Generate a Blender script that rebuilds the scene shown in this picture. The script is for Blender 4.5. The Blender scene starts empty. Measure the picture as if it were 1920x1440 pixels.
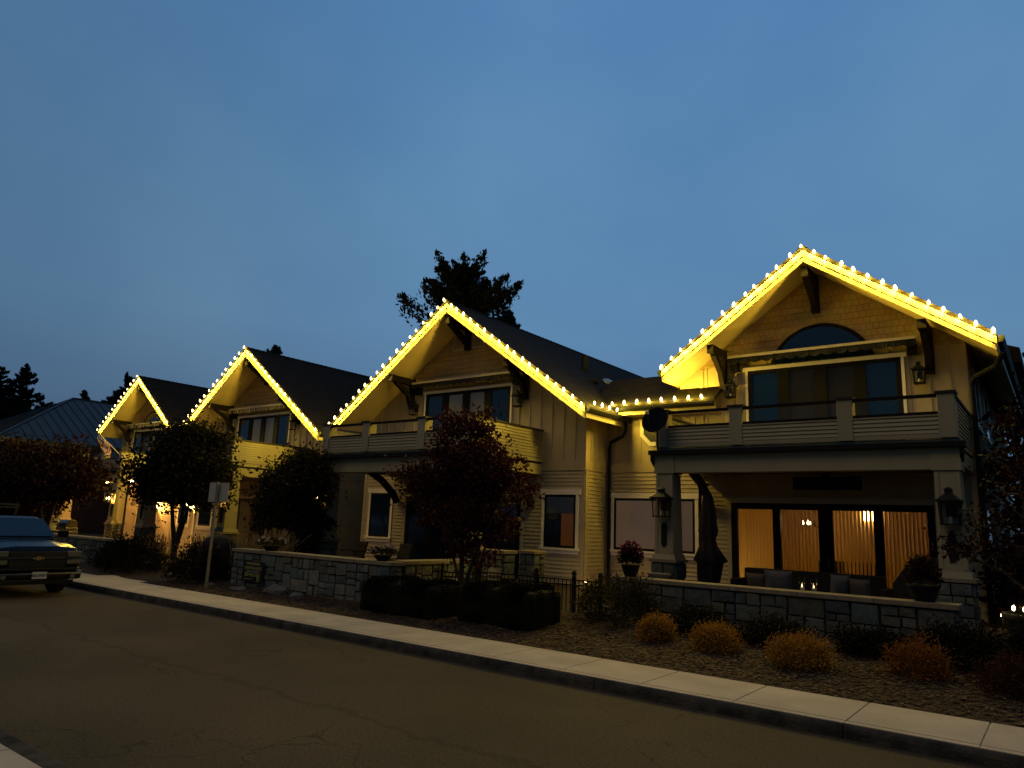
import bpy, math, random
import numpy as np
from math import radians, sin, cos, pi, sqrt
from mathutils import Vector, Matrix

random.seed(7)
rng = np.random.default_rng(11)
scn = bpy.context.scene
col = scn.collection

# ------------------------------------------------------------------ camera
H = 2.1
yaw, pitch, roll = radians(37.571), radians(11.019), radians(2.2526)
fwd = Vector((-sin(yaw) * cos(pitch), cos(yaw) * cos(pitch), sin(pitch)))
rt = Vector((cos(yaw), sin(yaw), 0))
up = rt.cross(fwd)
r2 = rt * cos(roll) + up * sin(roll)
u2 = -rt * sin(roll) + up * cos(roll)
cam = bpy.data.cameras.new("camera")
cam.sensor_width = 36
cam.lens = 1346.05 / 1920 * 36
cam.clip_end = 2000
co = bpy.data.objects.new("camera", cam)
col.objects.link(co)
m = Matrix((r2, u2, -fwd)).transposed().to_4x4()
m.translation = Vector((0, 0, H))
co.matrix_world = m
scn.camera = co

# ------------------------------------------------------------------ helpers
def props(o, label=None, cat=None, group=None, kind=None):
    for k, v in (("label", label), ("category", cat), ("group", group), ("kind", kind)):
        if v:
            o[k] = v
    return o

def thing(name, loc, label, cat, group=None):
    o = bpy.data.objects.new(name, None)
    o.empty_display_size = .2
    col.objects.link(o)
    o.location = loc
    props(o, label, cat, group)
    return o

def origin(p):
    v = Vector((0, 0, 0))
    while p is not None:
        v = v + Vector(p.location)
        p = p.parent
    return v

class MB:
    def __init__(s):
        s.v = []
        s.f = []
    def add(s, vs, fs):
        n = len(s.v)
        s.v += [tuple(x) for x in vs]
        s.f += [tuple(i + n for i in f) for f in fs]
        return s
    def box(s, x0, x1, y0, y1, z0, z1):
        if x0 > x1: x0, x1 = x1, x0
        if y0 > y1: y0, y1 = y1, y0
        if z0 > z1: z0, z1 = z1, z0
        return s.add([(x0, y0, z0), (x1, y0, z0), (x1, y1, z0), (x0, y1, z0), (x0, y0, z1), (x1, y0, z1), (x1, y1, z1), (x0, y1, z1)],
                     [(0, 3, 2, 1), (4, 5, 6, 7), (0, 1, 5, 4), (1, 2, 6, 5), (2, 3, 7, 6), (3, 0, 4, 7)])
    def taper(s, x, y, z0, z1, w0, d0, w1, d1):
        return s.add([(x - w0, y - d0, z0), (x + w0, y - d0, z0), (x + w0, y + d0, z0), (x - w0, y + d0, z0),
                      (x - w1, y - d1, z1), (x + w1, y - d1, z1), (x + w1, y + d1, z1), (x - w1, y + d1, z1)],
                     [(0, 3, 2, 1), (4, 5, 6, 7), (0, 1, 5, 4), (1, 2, 6, 5), (2, 3, 7, 6), (3, 0, 4, 7)])
    def prism(s, poly, axis, a, b):
        # poly: list of 2-D points; axis 'x','y','z' is the extrusion axis
        n = len(poly)
        def pt(p, t):
            if axis == 'y': return (p[0], t, p[1])
            if axis == 'x': return (t, p[0], p[1])
            return (p[0], p[1], t)
        vs = [pt(p, a) for p in poly] + [pt(p, b) for p in poly]
        fs = [tuple(range(n)), tuple(range(2 * n - 1, n - 1, -1))]
        fs += [(i, i + n, (i + 1) % n + n, (i + 1) % n) for i in range(n)]
        return s.add(vs, fs)
    def quad(s, a, b, c, d):
        return s.add([a, b, c, d], [(0, 1, 2, 3)])
    def bar(s, p, q, w, h, upv=(0, 0, 1)):
        p, q = Vector(p), Vector(q)
        d = (q - p).normalized()
        side = d.cross(Vector(upv))
        if side.length < 1e-4: side = d.cross(Vector((1, 0, 0)))
        side.normalize()
        u = side.cross(d)
        a, b = side * w / 2, u * h / 2
        return s.add([p - a - b, p + a - b, p + a + b, p - a + b, q - a - b, q + a - b, q + a + b, q - a + b],
                     [(0, 3, 2, 1), (4, 5, 6, 7), (0, 1, 5, 4), (1, 2, 6, 5), (2, 3, 7, 6), (3, 0, 4, 7)])
    def tube(s, pts, rad, n=6, cap=True):
        pts = [Vector(p) for p in pts]
        if not hasattr(rad, '__len__'): rad = [rad] * len(pts)
        base = len(s.v)
        for i, p in enumerate(pts):
            d = (pts[min(i + 1, len(pts) - 1)] - pts[max(i - 1, 0)])
            if d.length < 1e-6: d = Vector((0, 0, 1))
            d.normalize()
            a = d.cross(Vector((.31, .95, .05)))
            if a.length < .1: a = d.cross(Vector((1, 0, 0)))
            a.normalize()
            b = d.cross(a)
            for k in range(n):
                t = 2 * pi * k / n
                s.v.append(tuple(p + (a * cos(t) + b * sin(t)) * rad[i]))
        for i in range(len(pts) - 1):
            for k in range(n):
                k2 = (k + 1) % n
                s.f.append((base + i * n + k, base + i * n + k2, base + (i + 1) * n + k2, base + (i + 1) * n + k))
        if cap:
            s.f.append(tuple(base + k for k in range(n - 1, -1, -1)))
            s.f.append(tuple(base + (len(pts) - 1) * n + k for k in range(n)))
        return s
    def lathe(s, prof, c, n=16):
        base = len(s.v)
        for r, z in prof:
            for k in range(n):
                t = 2 * pi * k / n
                s.v.append((c[0] + r * cos(t), c[1] + r * sin(t), c[2] + z))
        for i in range(len(prof) - 1):
            for k in range(n):
                k2 = (k + 1) % n
                s.f.append((base + i * n + k, base + i * n + k2, base + (i + 1) * n + k2, base + (i + 1) * n + k))
        s.f.append(tuple(base + k for k in range(n - 1, -1, -1)))
        s.f.append(tuple(base + (len(prof) - 1) * n + k for k in range(n)))
        return s
    def lap(s, p0, du, nrm, width, z0, z1, expo=.115, th=.014, cut=None):
        # horizontal lap siding: each board a wedge, thick at its bottom edge
        p0, du, nrm = Vector(p0), Vector(du), Vector(nrm)
        z = z0
        while z < z1 - .01:
            t = min(z + expo, z1)
            spans = [(0, width)]
            if cut:
                spans = cut(z, t)
            for a, b in spans:
                A, B = p0 + du * a, p0 + du * b
                o = nrm * th
                A0, B0 = Vector((A.x, A.y, z)), Vector((B.x, B.y, z))
                A1, B1 = Vector((A.x, A.y, t)), Vector((B.x, B.y, t))
                s.add([A0, B0, B0 + o, A0 + o, A1, B1, B1 + nrm * .002, A1 + nrm * .002],
                      [(0, 1, 2, 3), (3, 2, 6, 7), (0, 3, 7, 4), (1, 5, 6, 2), (4, 7, 6, 5)])
            z = t
        return s
    def build(s, name, mat, parent=None, smooth=False, bevel=0):
        me = bpy.data.meshes.new(name)
        o = bpy.data.objects.new(name, me)
        off = Vector((0, 0, 0))
        if parent is not None:
            o.parent = parent
            off = origin(parent)
        me.from_pydata([(x - off.x, y - off.y, z - off.z) for x, y, z in s.v], [], s.f)
        me.validate()
        if mat is not None: me.materials.append(mat)
        if smooth:
            me.polygons.foreach_set('use_smooth', [True] * len(me.polygons))
        col.objects.link(o)
        if bevel:
            b = o.modifiers.new('bevel', 'BEVEL')
            b.width = bevel
            b.segments = 2
            b.limit_method = 'ANGLE'
        return o

def norm_fix(o):
    import bmesh
    bm = bmesh.new()
    bm.from_mesh(o.data)
    bmesh.ops.recalc_face_normals(bm, faces=bm.faces)
    bm.to_mesh(o.data)
    bm.free()
    return o

def struct(o):
    o['kind'] = 'structure'
    return o

# ------------------------------------------------------------------ materials
def nmat(name):
    mt = bpy.data.materials.new(name)
    mt.use_nodes = True
    nt = mt.node_tree
    b = nt.nodes['Principled BSDF']
    return mt, nt, b

def paint(name, c, rough=.6, var=.12, scale=3.0, bump=0., bscale=60., spec=.3, metal=0., streak=False):
    mt, nt, b = nmat(name)
    N, L = nt.nodes, nt.links
    tc = N.new('ShaderNodeTexCoord')
    nz = N.new('ShaderNodeTexNoise')
    nz.inputs['Scale'].default_value = scale
    nz.inputs['Detail'].default_value = 6
    if streak:
        mp = N.new('ShaderNodeMapping')
        mp.inputs['Scale'].default_value = (1, 1, .15)
        L.new(tc.outputs['Object'], mp.inputs[0])
        L.new(mp.outputs[0], nz.inputs['Vector'])
    else:
        L.new(tc.outputs['Object'], nz.inputs['Vector'])
    rp = N.new('ShaderNodeValToRGB')
    rp.color_ramp.elements[0].position = .3
    rp.color_ramp.elements[1].position = .72
    rp.color_ramp.elements[0].color = tuple(max(0, x * (1 - var)) for x in c) + (1,)
    rp.color_ramp.elements[1].color = tuple(x * (1 + var) for x in c) + (1,)
    L.new(nz.outputs[0], rp.inputs[0])
    L.new(rp.outputs[0], b.inputs['Base Color'])
    b.inputs['Roughness'].default_value = rough
    b.inputs['Specular IOR Level'].default_value = spec
    b.inputs['Metallic'].default_value = metal
    if bump:
        n2 = N.new('ShaderNodeTexNoise')
        n2.inputs['Scale'].default_value = bscale
        n2.inputs['Detail'].default_value = 4
        L.new(tc.outputs['Object'], n2.inputs['Vector'])
        bp = N.new('ShaderNodeBump')
        bp.inputs['Strength'].default_value = bump
        bp.inputs['Distance'].default_value = .02
        L.new(n2.outputs[0], bp.inputs['Height'])
        L.new(bp.outputs[0], b.inputs['Normal'])
    return mt

def brickmat(name, c1, c2, cm, w, h, axis, mortar=.01, bump=.6, rough=.9, rot=None):
    """courses of shingles; axis picks which object axes run along / up the courses"""
    mt, nt, b = nmat(name)
    N, L = nt.nodes, nt.links
    tc = N.new('ShaderNodeTexCoord')
    sp = N.new('ShaderNodeSeparateXYZ')
    L.new(tc.outputs['Object'], sp.inputs[0])
    cb = N.new('ShaderNodeCombineXYZ')
    L.new(sp.outputs[axis[0]], cb.inputs[0])
    L.new(sp.outputs[axis[1]], cb.inputs[1])
    br = N.new('ShaderNodeTexBrick')
    br.inputs['Color1'].default_value = c1 + (1,)
    br.inputs['Color2'].default_value = c2 + (1,)
    br.inputs['Mortar'].default_value = cm + (1,)
    br.inputs['Scale'].default_value = 1
    br.inputs['Brick Width'].default_value = w
    br.inputs['Row Height'].default_value = h
    br.inputs['Mortar Size'].default_value = mortar
    br.inputs['Bias'].default_value = .1
    br.offset = .37
    L.new(cb.outputs[0], br.inputs['Vector'])
    nz = N.new('ShaderNodeTexNoise')
    nz.inputs['Scale'].default_value = 2.5
    nz.inputs['Detail'].default_value = 8
    L.new(tc.outputs['Object'], nz.inputs['Vector'])
    mx = N.new('ShaderNodeMix')
    mx.data_type = 'RGBA'
    mx.blend_type = 'MULTIPLY'
    mx.inputs[0].default_value = .5
    L.new(br.outputs['Color'], mx.inputs[6])
    L.new(nz.outputs[1], mx.inputs[7])
    L.new(mx.outputs[2], b.inputs['Base Color'])
    # saw-tooth height along the slope so that every course casts its own edge
    ma = N.new('ShaderNodeMath'); ma.operation = 'DIVIDE'
    L.new(sp.outputs[axis[1]], ma.inputs[0]); ma.inputs[1].default_value = h
    mf = N.new('ShaderNodeMath'); mf.operation = 'FRACT'
    L.new(ma.outputs[0], mf.inputs[0])
    mm = N.new('ShaderNodeMath'); mm.operation = 'SUBTRACT'
    L.new(br.outputs['Fac'], mm.inputs[1]); mm.inputs[0].default_value = 1
    md = N.new('ShaderNodeMath'); md.operation = 'SUBTRACT'
    L.new(mm.outputs[0], md.inputs[0]); L.new(mf.outputs[0], md.inputs[1])
    bp = N.new('ShaderNodeBump')
    bp.inputs['Strength'].default_value = bump
    bp.inputs['Distance'].default_value = .015
    L.new(md.outputs[0], bp.inputs['Height'])
    L.new(bp.outputs[0], b.inputs['Normal'])
    b.inputs['Roughness'].default_value = rough
    b.inputs['Specular IOR Level'].default_value = .06
    return mt

def emis(name, c, s, glassy=False):
    mt = bpy.data.materials.new(name)
    mt.use_nodes = True
    nt = mt.node_tree
    nt.nodes.remove(nt.nodes['Principled BSDF'])
    out = nt.nodes['Material Output']
    e = nt.nodes.new('ShaderNodeEmission')
    e.inputs[0].default_value = c + (1,)
    e.inputs[1].default_value = s
    if glassy:
        t = nt.nodes.new('ShaderNodeBsdfTransparent')
        a = nt.nodes.new('ShaderNodeAddShader')
        nt.links.new(e.outputs[0], a.inputs[0])
        nt.links.new(t.outputs[0], a.inputs[1])
        nt.links.new(a.outputs[0], out.inputs[0])
    else:
        nt.links.new(e.outputs[0], out.inputs[0])
    mt.cycles.emission_sampling = 'NONE'
    return mt

def glassmat(name, tint=(.9, .93, .95), refl=1.0):
    mt = bpy.data.materials.new(name)
    mt.use_nodes = True
    nt = mt.node_tree
    nt.nodes.remove(nt.nodes['Principled BSDF'])
    out = nt.nodes['Material Output']
    t = nt.nodes.new('ShaderNodeBsdfTransparent')
    t.inputs[0].default_value = tint + (1,)
    g = nt.nodes.new('ShaderNodeBsdfGlossy')
    g.inputs['Roughness'].default_value = .02
    fr = nt.nodes.new('ShaderNodeFresnel')
    fr.inputs[0].default_value = 1.5
    mx = nt.nodes.new('ShaderNodeMixShader')
    nt.links.new(fr.outputs[0], mx.inputs[0])
    nt.links.new(t.outputs[0], mx.inputs[1])
    nt.links.new(g.outputs[0], mx.inputs[2])
    nt.links.new(mx.outputs[0], out.inputs[0])
    return mt

def darkglass(name, base, rough=.06, spec=.6):
    mt, nt, b = nmat(name)
    N, L = nt.nodes, nt.links
    tc = N.new('ShaderNodeTexCoord')
    nz = N.new('ShaderNodeTexNoise')
    nz.inputs['Scale'].default_value = 1.3
    L.new(tc.outputs['Object'], nz.inputs['Vector'])
    rp = N.new('ShaderNodeValToRGB')
    rp.color_ramp.elements[0].color = tuple(x * .7 for x in base) + (1,)
    rp.color_ramp.elements[1].color = tuple(x * 1.25 for x in base) + (1,)
    L.new(nz.outputs[0], rp.inputs[0])
    L.new(rp.outputs[0], b.inputs['Base Color'])
    bp = N.new('ShaderNodeBump')
    bp.inputs['Strength'].default_value = .015
    bp.inputs['Distance'].default_value = .05
    L.new(nz.outputs[0], bp.inputs['Height'])
    L.new(bp.outputs[0], b.inputs['Normal'])
    b.inputs['Roughness'].default_value = rough
    b.inputs['Specular IOR Level'].default_value = spec
    return mt

def leafmat(name, c1, c2, rough=.7, transl=.25):
    mt, nt, b = nmat(name)
    N, L = nt.nodes, nt.links
    g = N.new('ShaderNodeNewGeometry')
    tc = N.new('ShaderNodeTexCoord')
    nz = N.new('ShaderNodeTexNoise')
    nz.inputs['Scale'].default_value = 2.2
    nz.inputs['Detail'].default_value = 3
    L.new(tc.outputs['Object'], nz.inputs['Vector'])
    ad = N.new('ShaderNodeMath'); ad.operation = 'ADD'
    mu = N.new('ShaderNodeMath'); mu.operation = 'MULTIPLY'; mu.inputs[1].default_value = .55
    L.new(g.outputs['Random Per Island'], mu.inputs[0])
    m2 = N.new('ShaderNodeMath'); m2.operation = 'MULTIPLY'; m2.inputs[1].default_value = .6
    L.new(nz.outputs[0], m2.inputs[0])
    L.new(mu.outputs[0], ad.inputs[0]); L.new(m2.outputs[0], ad.inputs[1])
    rp = N.new('ShaderNodeValToRGB')
    rp.color_ramp.elements[0].position = .2
    rp.color_ramp.elements[1].position = .85
    rp.color_ramp.elements[0].color = c1 + (1,)
    rp.color_ramp.elements[1].color = c2 + (1,)
    L.new(ad.outputs[0], rp.inputs[0])
    L.new(rp.outputs[0], b.inputs['Base Color'])
    b.inputs['Roughness'].default_value = rough
    b.inputs['Specular IOR Level'].default_value = .12
    if transl:
        out = N['Material Output']
        tl = N.new('ShaderNodeBsdfTranslucent')
        L.new(rp.outputs[0], tl.inputs[0])
        mx = N.new('ShaderNodeMixShader'); mx.inputs[0].default_value = transl
        L.new(b.outputs[0], mx.inputs[1]); L.new(tl.outputs[0], mx.inputs[2])
        L.new(mx.outputs[0], out.inputs[0])
    return mt

def attrmat(name, rough=.9, bump=.5, bscale=25, mult=(1, 1, 1)):
    mt, nt, b = nmat(name)
    N, L = nt.nodes, nt.links
    at = N.new('ShaderNodeAttribute'); at.attribute_name = 'tone'
    tc = N.new('ShaderNodeTexCoord')
    nz = N.new('ShaderNodeTexNoise'); nz.inputs['Scale'].default_value = 9; nz.inputs['Detail'].default_value = 8
    L.new(tc.outputs['Object'], nz.inputs['Vector'])
    rp = N.new('ShaderNodeValToRGB')
    rp.color_ramp.elements[0].position = .25; rp.color_ramp.elements[1].position = .8
    rp.color_ramp.elements[0].color = (.55, .55, .55, 1); rp.color_ramp.elements[1].color = (1.15, 1.12, 1.05, 1)
    L.new(nz.outputs[0], rp.inputs[0])
    mx = N.new('ShaderNodeMix'); mx.data_type = 'RGBA'; mx.blend_type = 'MULTIPLY'; mx.inputs[0].default_value = 1
    L.new(at.outputs['Color'], mx.inputs[6]); L.new(rp.outputs[0], mx.inputs[7])
    L.new(mx.outputs[2], b.inputs['Base Color'])
    n2 = N.new('ShaderNodeTexNoise'); n2.inputs['Scale'].default_value = bscale; n2.inputs['Detail'].default_value = 6
    L.new(tc.outputs['Object'], n2.inputs['Vector'])
    bp = N.new('ShaderNodeBump'); bp.inputs['Strength'].default_value = bump; bp.inputs['Distance'].default_value = .03
    L.new(n2.outputs[0], bp.inputs['Height']); L.new(bp.outputs[0], b.inputs['Normal'])
    b.inputs['Roughness'].default_value = rough
    b.inputs['Specular IOR Level'].default_value = .2
    return mt

M = {}
M['siding'] = paint('cream_siding', (.41, .335, .19), .65, .1, 2.0, .15, 90)
M['wallboard'] = paint('cream_board', (.40, .325, .175), .65, .12, 1.2, .2, 70, streak=True)
M['trim'] = paint('pale_trim', (.46, .39, .24), .55, .08, 2)
M['white'] = paint('white_trim', (.78, .71, .54), .5, .06, 2)
M['porch'] = paint('taupe_porch_paint', (.25, .22, .13), .6, .08, 2.2, .1, 60, streak=True)
M['soffit'] = paint('soffit_board', (.62, .50, .25), .7, .1, 1.5, .1, 40)
M['fascia'] = paint('fascia_paint', (.40, .35, .18), .5, .06, 2)
M['gable'] = brickmat('cedar_shingle', (.60, .43, .17), (.52, .37, .145), (.28, .20, .08), .15, .17, (0, 2), .005, .7)
M['gable_side'] = brickmat('cedar_shingle_side', (.22, .18, .085), (.17, .14, .065), (.07, .055, .03), .17, .19, (1, 2), .006, .9)
M['roof'] = brickmat('asphalt_shingle', (.020, .017, .011), (.013, .011, .008), (.006, .005, .004), .32, .105, (1, 2), .006, 1.0)
M['roof_front'] = brickmat('asphalt_shingle_front', (.020, .017, .011), (.013, .011, .008), (.006, .005, .004), .32, .105, (0, 2), .006, 1.0)
M['wood'] = paint('dark_stained_timber', (.009, .006, .004), .7, .3, 5, .3, 30, spec=.12)
M['metal'] = paint('black_metal', (.007, .007, .006), .6, .2, 4, spec=.15)
M['bronze'] = paint('bronze_frame', (.006, .005, .004), .65, .2, 4, spec=.12)
M['railcap'] = paint('dark_rail_cap', (.016, .012, .008), .5, .2, 6)
M['glass_sky'] = darkglass('window_glass', (.003, .012, .036), spec=1.0)  # blue base colour stands in for sky reflected in the panes
M['glass_dim'] = darkglass('screened_glass', (.010, .010, .010), .35, .35)
M['curtainglass'] = darkglass('curtained_glass', (.16, .16, .13), .12, .8)
M['glass'] = glassmat('clear_glass')
M['lampglass'] = glassmat('lantern_glass', (.95, .93, .88))
M['stone'] = attrmat('ashlar_stone')
M['mortar'] = paint('mortar', (.025, .022, .02), .95, .2, 8, .5, 60)
M['cap'] = paint('stone_cap', (.17, .14, .09), .85, .2, 5, .5, 30)
M['concrete'] = None
M['bulb'] = emis('warm_bulb', (1., .80, .34), 3.2, True)
M['flame'] = emis('flame_bulb', (1., .72, .30), 14.0, True)
M['awndark'] = paint('dark_awning_canvas', (.007, .007, .008), .9, .25, 8, .2, 120)
M['oak'] = paint('varnished_oak', (.20, .085, .025), .5, .3, 4, streak=True)
M['ceil'] = paint('stained_ceiling_boards', (.10, .045, .022), .7, .2, 3)
M['awnbar'] = paint('awning_front_bar', (.44, .38, .27), .5, .1, 3)
M['bark'] = paint('bark', (.035, .024, .016), .95, .4, 12, 1.0, 40)
M['chrome'] = paint('dull_chrome', (.10, .092, .076), .25, .2, 3, spec=.5, metal=1)
M['carpaint'] = paint('dark_green_car_paint', (.0025, .0032, .0035), .25, .15, 1.5, spec=.16)
M['tyre'] = paint('tyre_rubber', (.01, .01, .01), .9, .2, 20)
M['lens'] = darkglass('headlamp_lens', (.13, .115, .08), .15, .6)
M['carglass'] = darkglass('windscreen_glass', (.002, .006, .010), .06, .45)

def striped(name, c1, c2, n, axis=0):
    mt, nt, b = nmat(name)
    N, L = nt.nodes, nt.links
    tc = N.new('ShaderNodeTexCoord'); sp = N.new('ShaderNodeSeparateXYZ')
    L.new(tc.outputs['Object'], sp.inputs[0])
    a = N.new('ShaderNodeMath'); a.operation = 'MULTIPLY'; a.inputs[1].default_value = n
    L.new(sp.outputs[axis], a.inputs[0])
    f = N.new('ShaderNodeMath'); f.operation = 'FRACT'
    L.new(a.outputs[0], f.inputs[0])
    g = N.new('ShaderNodeMath'); g.operation = 'GREATER_THAN'; g.inputs[1].default_value = .5
    L.new(f.outputs[0], g.inputs[0])
    mx = N.new('ShaderNodeMix'); mx.data_type = 'RGBA'
    mx.inputs[6].default_value = c1 + (1,); mx.inputs[7].default_value = c2 + (1,)
    L.new(g.outputs[0], mx.inputs[0]); L.new(mx.outputs[2], b.inputs['Base Color'])
    b.inputs['Roughness'].default_value = .9
    return mt
M['awnstripe'] = striped('striped_awning_canvas', (.30, .25, .15), (.05, .045, .035), 5.5)

def blindmat(name, c, tr=.5):
    mt, nt, b = nmat(name)
    N, L = nt.nodes, nt.links
    b.inputs['Base Color'].default_value = c + (1,)
    b.inputs['Roughness'].default_value = .7
    tl = N.new('ShaderNodeBsdfTranslucent'); tl.inputs[0].default_value = c + (1,)
    mx = N.new('ShaderNodeMixShader'); mx.inputs[0].default_value = tr
    L.new(b.outputs[0], mx.inputs[1]); L.new(tl.outputs[0], mx.inputs[2])
    L.new(mx.outputs[0], N['Material Output'].inputs[0])
    return mt
M['blind'] = blindmat('vertical_blind_fabric', (.56, .36, .11))

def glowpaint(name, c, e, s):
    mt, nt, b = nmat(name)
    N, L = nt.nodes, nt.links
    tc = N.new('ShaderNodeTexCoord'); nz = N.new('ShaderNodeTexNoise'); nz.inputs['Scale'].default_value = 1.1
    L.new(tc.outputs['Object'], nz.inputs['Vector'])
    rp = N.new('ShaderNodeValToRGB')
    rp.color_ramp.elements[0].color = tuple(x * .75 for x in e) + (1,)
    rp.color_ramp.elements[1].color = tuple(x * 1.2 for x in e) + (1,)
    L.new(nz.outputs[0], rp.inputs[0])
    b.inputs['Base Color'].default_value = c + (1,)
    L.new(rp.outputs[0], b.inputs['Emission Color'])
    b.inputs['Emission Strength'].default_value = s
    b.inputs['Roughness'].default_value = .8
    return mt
M['shade'] = glowpaint('glowing_roller_shade', (.22, .155, .10), (1., .60, .36), .062)  # lamplight through the shade is put in as weak emission
M['shadegrey'] = paint('grey_roller_shade', (.42, .40, .36), .8, .05, 2)
M['glowroom'] = glowpaint('glowing_room_panel', (.06, .03, .01), (1., .30, .05), .040)  # orange interior light painted as emission on a flat panel

def point(name, loc, power, color, parent=None, r=.02):
    l = bpy.data.lights.new(name, 'POINT')
    l.energy = power
    l.color = color
    l.shadow_soft_size = r
    o = bpy.data.objects.new(name, l)
    col.objects.link(o)
    o.location = Vector(loc) - (origin(parent) if parent else Vector((0, 0, 0)))
    if parent: o.parent = parent
    return o
WARM = (1., .68, .07)
#SECTION2
# ------------------------------------------------------------------ world, sun
w = bpy.data.worlds.new("World")
scn.world = w
w.use_nodes = True
nt = w.node_tree
N, L = nt.nodes, nt.links
bg = N['Background']
sky = N.new('ShaderNodeTexSky')
sky.sky_type = 'NISHITA'
sky.sun_disc = False
SUN_EL, SUN_AZ = radians(52), radians(200)
sky.sun_elevation = SUN_EL
sky.sun_rotation = SUN_AZ
tc = N.new('ShaderNodeTexCoord')
sp = N.new('ShaderNodeSeparateXYZ'); L.new(tc.outputs['Generated'], sp.inputs[0])
grad = N.new('ShaderNodeValToRGB')
els = grad.color_ramp.elements
els[0].position = 0.0; els[0].color = (.070, .122, .210, 1)
els[1].position = .62; els[1].color = (.100, .245, .475, 1)
for p, c in ((.12, (.100, .188, .318, 1)), (.25, (.130, .272, .450, 1)), (.42, (.120, .272, .470, 1))):
    e = els.new(p); e.color = c
L.new(sp.outputs[2], grad.inputs[0])
nz = N.new('ShaderNodeTexNoise'); nz.inputs['Scale'].default_value = 2.6; nz.inputs['Detail'].default_value = 5; nz.inputs['Roughness'].default_value = .5
mp = N.new('ShaderNodeMapping'); mp.inputs['Scale'].default_value = (1, 1, 1.15); mp.inputs['Location'].default_value = (.7, .2, .1)
L.new(tc.outputs['Generated'], mp.inputs[0]); L.new(mp.outputs[0], nz.inputs['Vector'])
cr = N.new('ShaderNodeValToRGB')
cr.color_ramp.elements[0].position = .3; cr.color_ramp.elements[0].color = (.78, .85, .93, 1)
cr.color_ramp.elements[1].position = .72; cr.color_ramp.elements[1].color = (1.12, 1.07, 1.03, 1)
L.new(nz.outputs[0], cr.inputs[0])
mul = N.new('ShaderNodeMix'); mul.data_type = 'RGBA'; mul.blend_type = 'MULTIPLY'; mul.inputs[0].default_value = 1
L.new(grad.outputs[0], mul.inputs[6]); L.new(cr.outputs[0], mul.inputs[7])
tint = N.new('ShaderNodeMix'); tint.data_type = 'RGBA'; tint.blend_type = 'MULTIPLY'; tint.inputs[0].default_value = 1
L.new(sky.outputs[0], tint.inputs[6]); tint.inputs[7].default_value = (.30, .42, .52, 1)
# bring the cloud layer to the sky texture's own scale, then dim everything together
sc_ = N.new('ShaderNodeMix'); sc_.data_type = 'RGBA'; sc_.blend_type = 'MULTIPLY'; sc_.inputs[0].default_value = 1
L.new(mul.outputs[2], sc_.inputs[6]); sc_.inputs[7].default_value = (10, 10, 10, 1)
sc_.clamp_result = False
mixs = N.new('ShaderNodeMix'); mixs.data_type = 'RGBA'; mixs.inputs[0].default_value = .9
L.new(tint.outputs[2], mixs.inputs[6]); L.new(sc_.outputs[2], mixs.inputs[7])
vd = N.new('ShaderNodeVectorMath'); vd.operation = 'DOT_PRODUCT'
L.new(tc.outputs['Generated'], vd.inputs[0]); vd.inputs[1].default_value = (-sin(yaw), cos(yaw), 0)
bk = N.new('ShaderNodeMapRange'); bk.interpolation_type = 'SMOOTHSTEP'
bk.inputs[1].default_value = -.35; bk.inputs[2].default_value = .55; bk.inputs[3].default_value = .40; bk.inputs[4].default_value = 1.0
L.new(vd.outputs['Value'], bk.inputs[0])
dim = N.new('ShaderNodeMix'); dim.data_type = 'RGBA'; dim.blend_type = 'MULTIPLY'; dim.inputs[0].default_value = 1
L.new(mixs.outputs[2], dim.inputs[6]); L.new(bk.outputs[0], dim.inputs[7])
ld = N.new('ShaderNodeVectorMath'); ld.operation = 'DOT_PRODUCT'
L.new(tc.outputs['Generated'], ld.inputs[0]); ld.inputs[1].default_value = (-cos(yaw), -sin(yaw), 0)
lr = N.new('ShaderNodeMapRange'); lr.interpolation_type = 'SMOOTHSTEP'
lr.inputs[1].default_value = -.05; lr.inputs[2].default_value = .66; lr.inputs[3].default_value = 1.0; lr.inputs[4].default_value = .68
L.new(ld.outputs['Value'], lr.inputs[0])
dm2 = N.new('ShaderNodeMix'); dm2.data_type = 'RGBA'; dm2.blend_type = 'MULTIPLY'; dm2.inputs[0].default_value = 1
L.new(dim.outputs[2], dm2.inputs[6]); L.new(lr.outputs[0], dm2.inputs[7])
L.new(dm2.outputs[2], bg.inputs[0])
bg.inputs[1].default_value = .1

sl = bpy.data.lights.new("sun", 'SUN')
sl.energy = .5
sl.angle = radians(35)
sl.color = (1., .66, .30)
so = bpy.data.objects.new("sun", sl)
col.objects.link(so)
# the sun stands behind the photographer, over the other side of the street
sd = Vector((sin(SUN_AZ) * cos(SUN_EL), cos(SUN_AZ) * cos(SUN_EL), sin(SUN_EL)))
so.rotation_euler = (-sd).to_track_quat('-Z', 'Y').to_euler()
so.location = (0, -10, 30)

scn.view_settings.view_transform = 'Standard'
scn.view_settings.look = 'None'
scn.view_settings.exposure = 0
scn.cycles.use_denoising = True
scn.cycles.use_light_tree = True
scn.cycles.max_bounces = 6
scn.cycles.transparent_max_bounces = 12
scn.cycles.sample_clamp_indirect = 3
scn.cycles.caustics_reflective = False
scn.cycles.caustics_refractive = False

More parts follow.
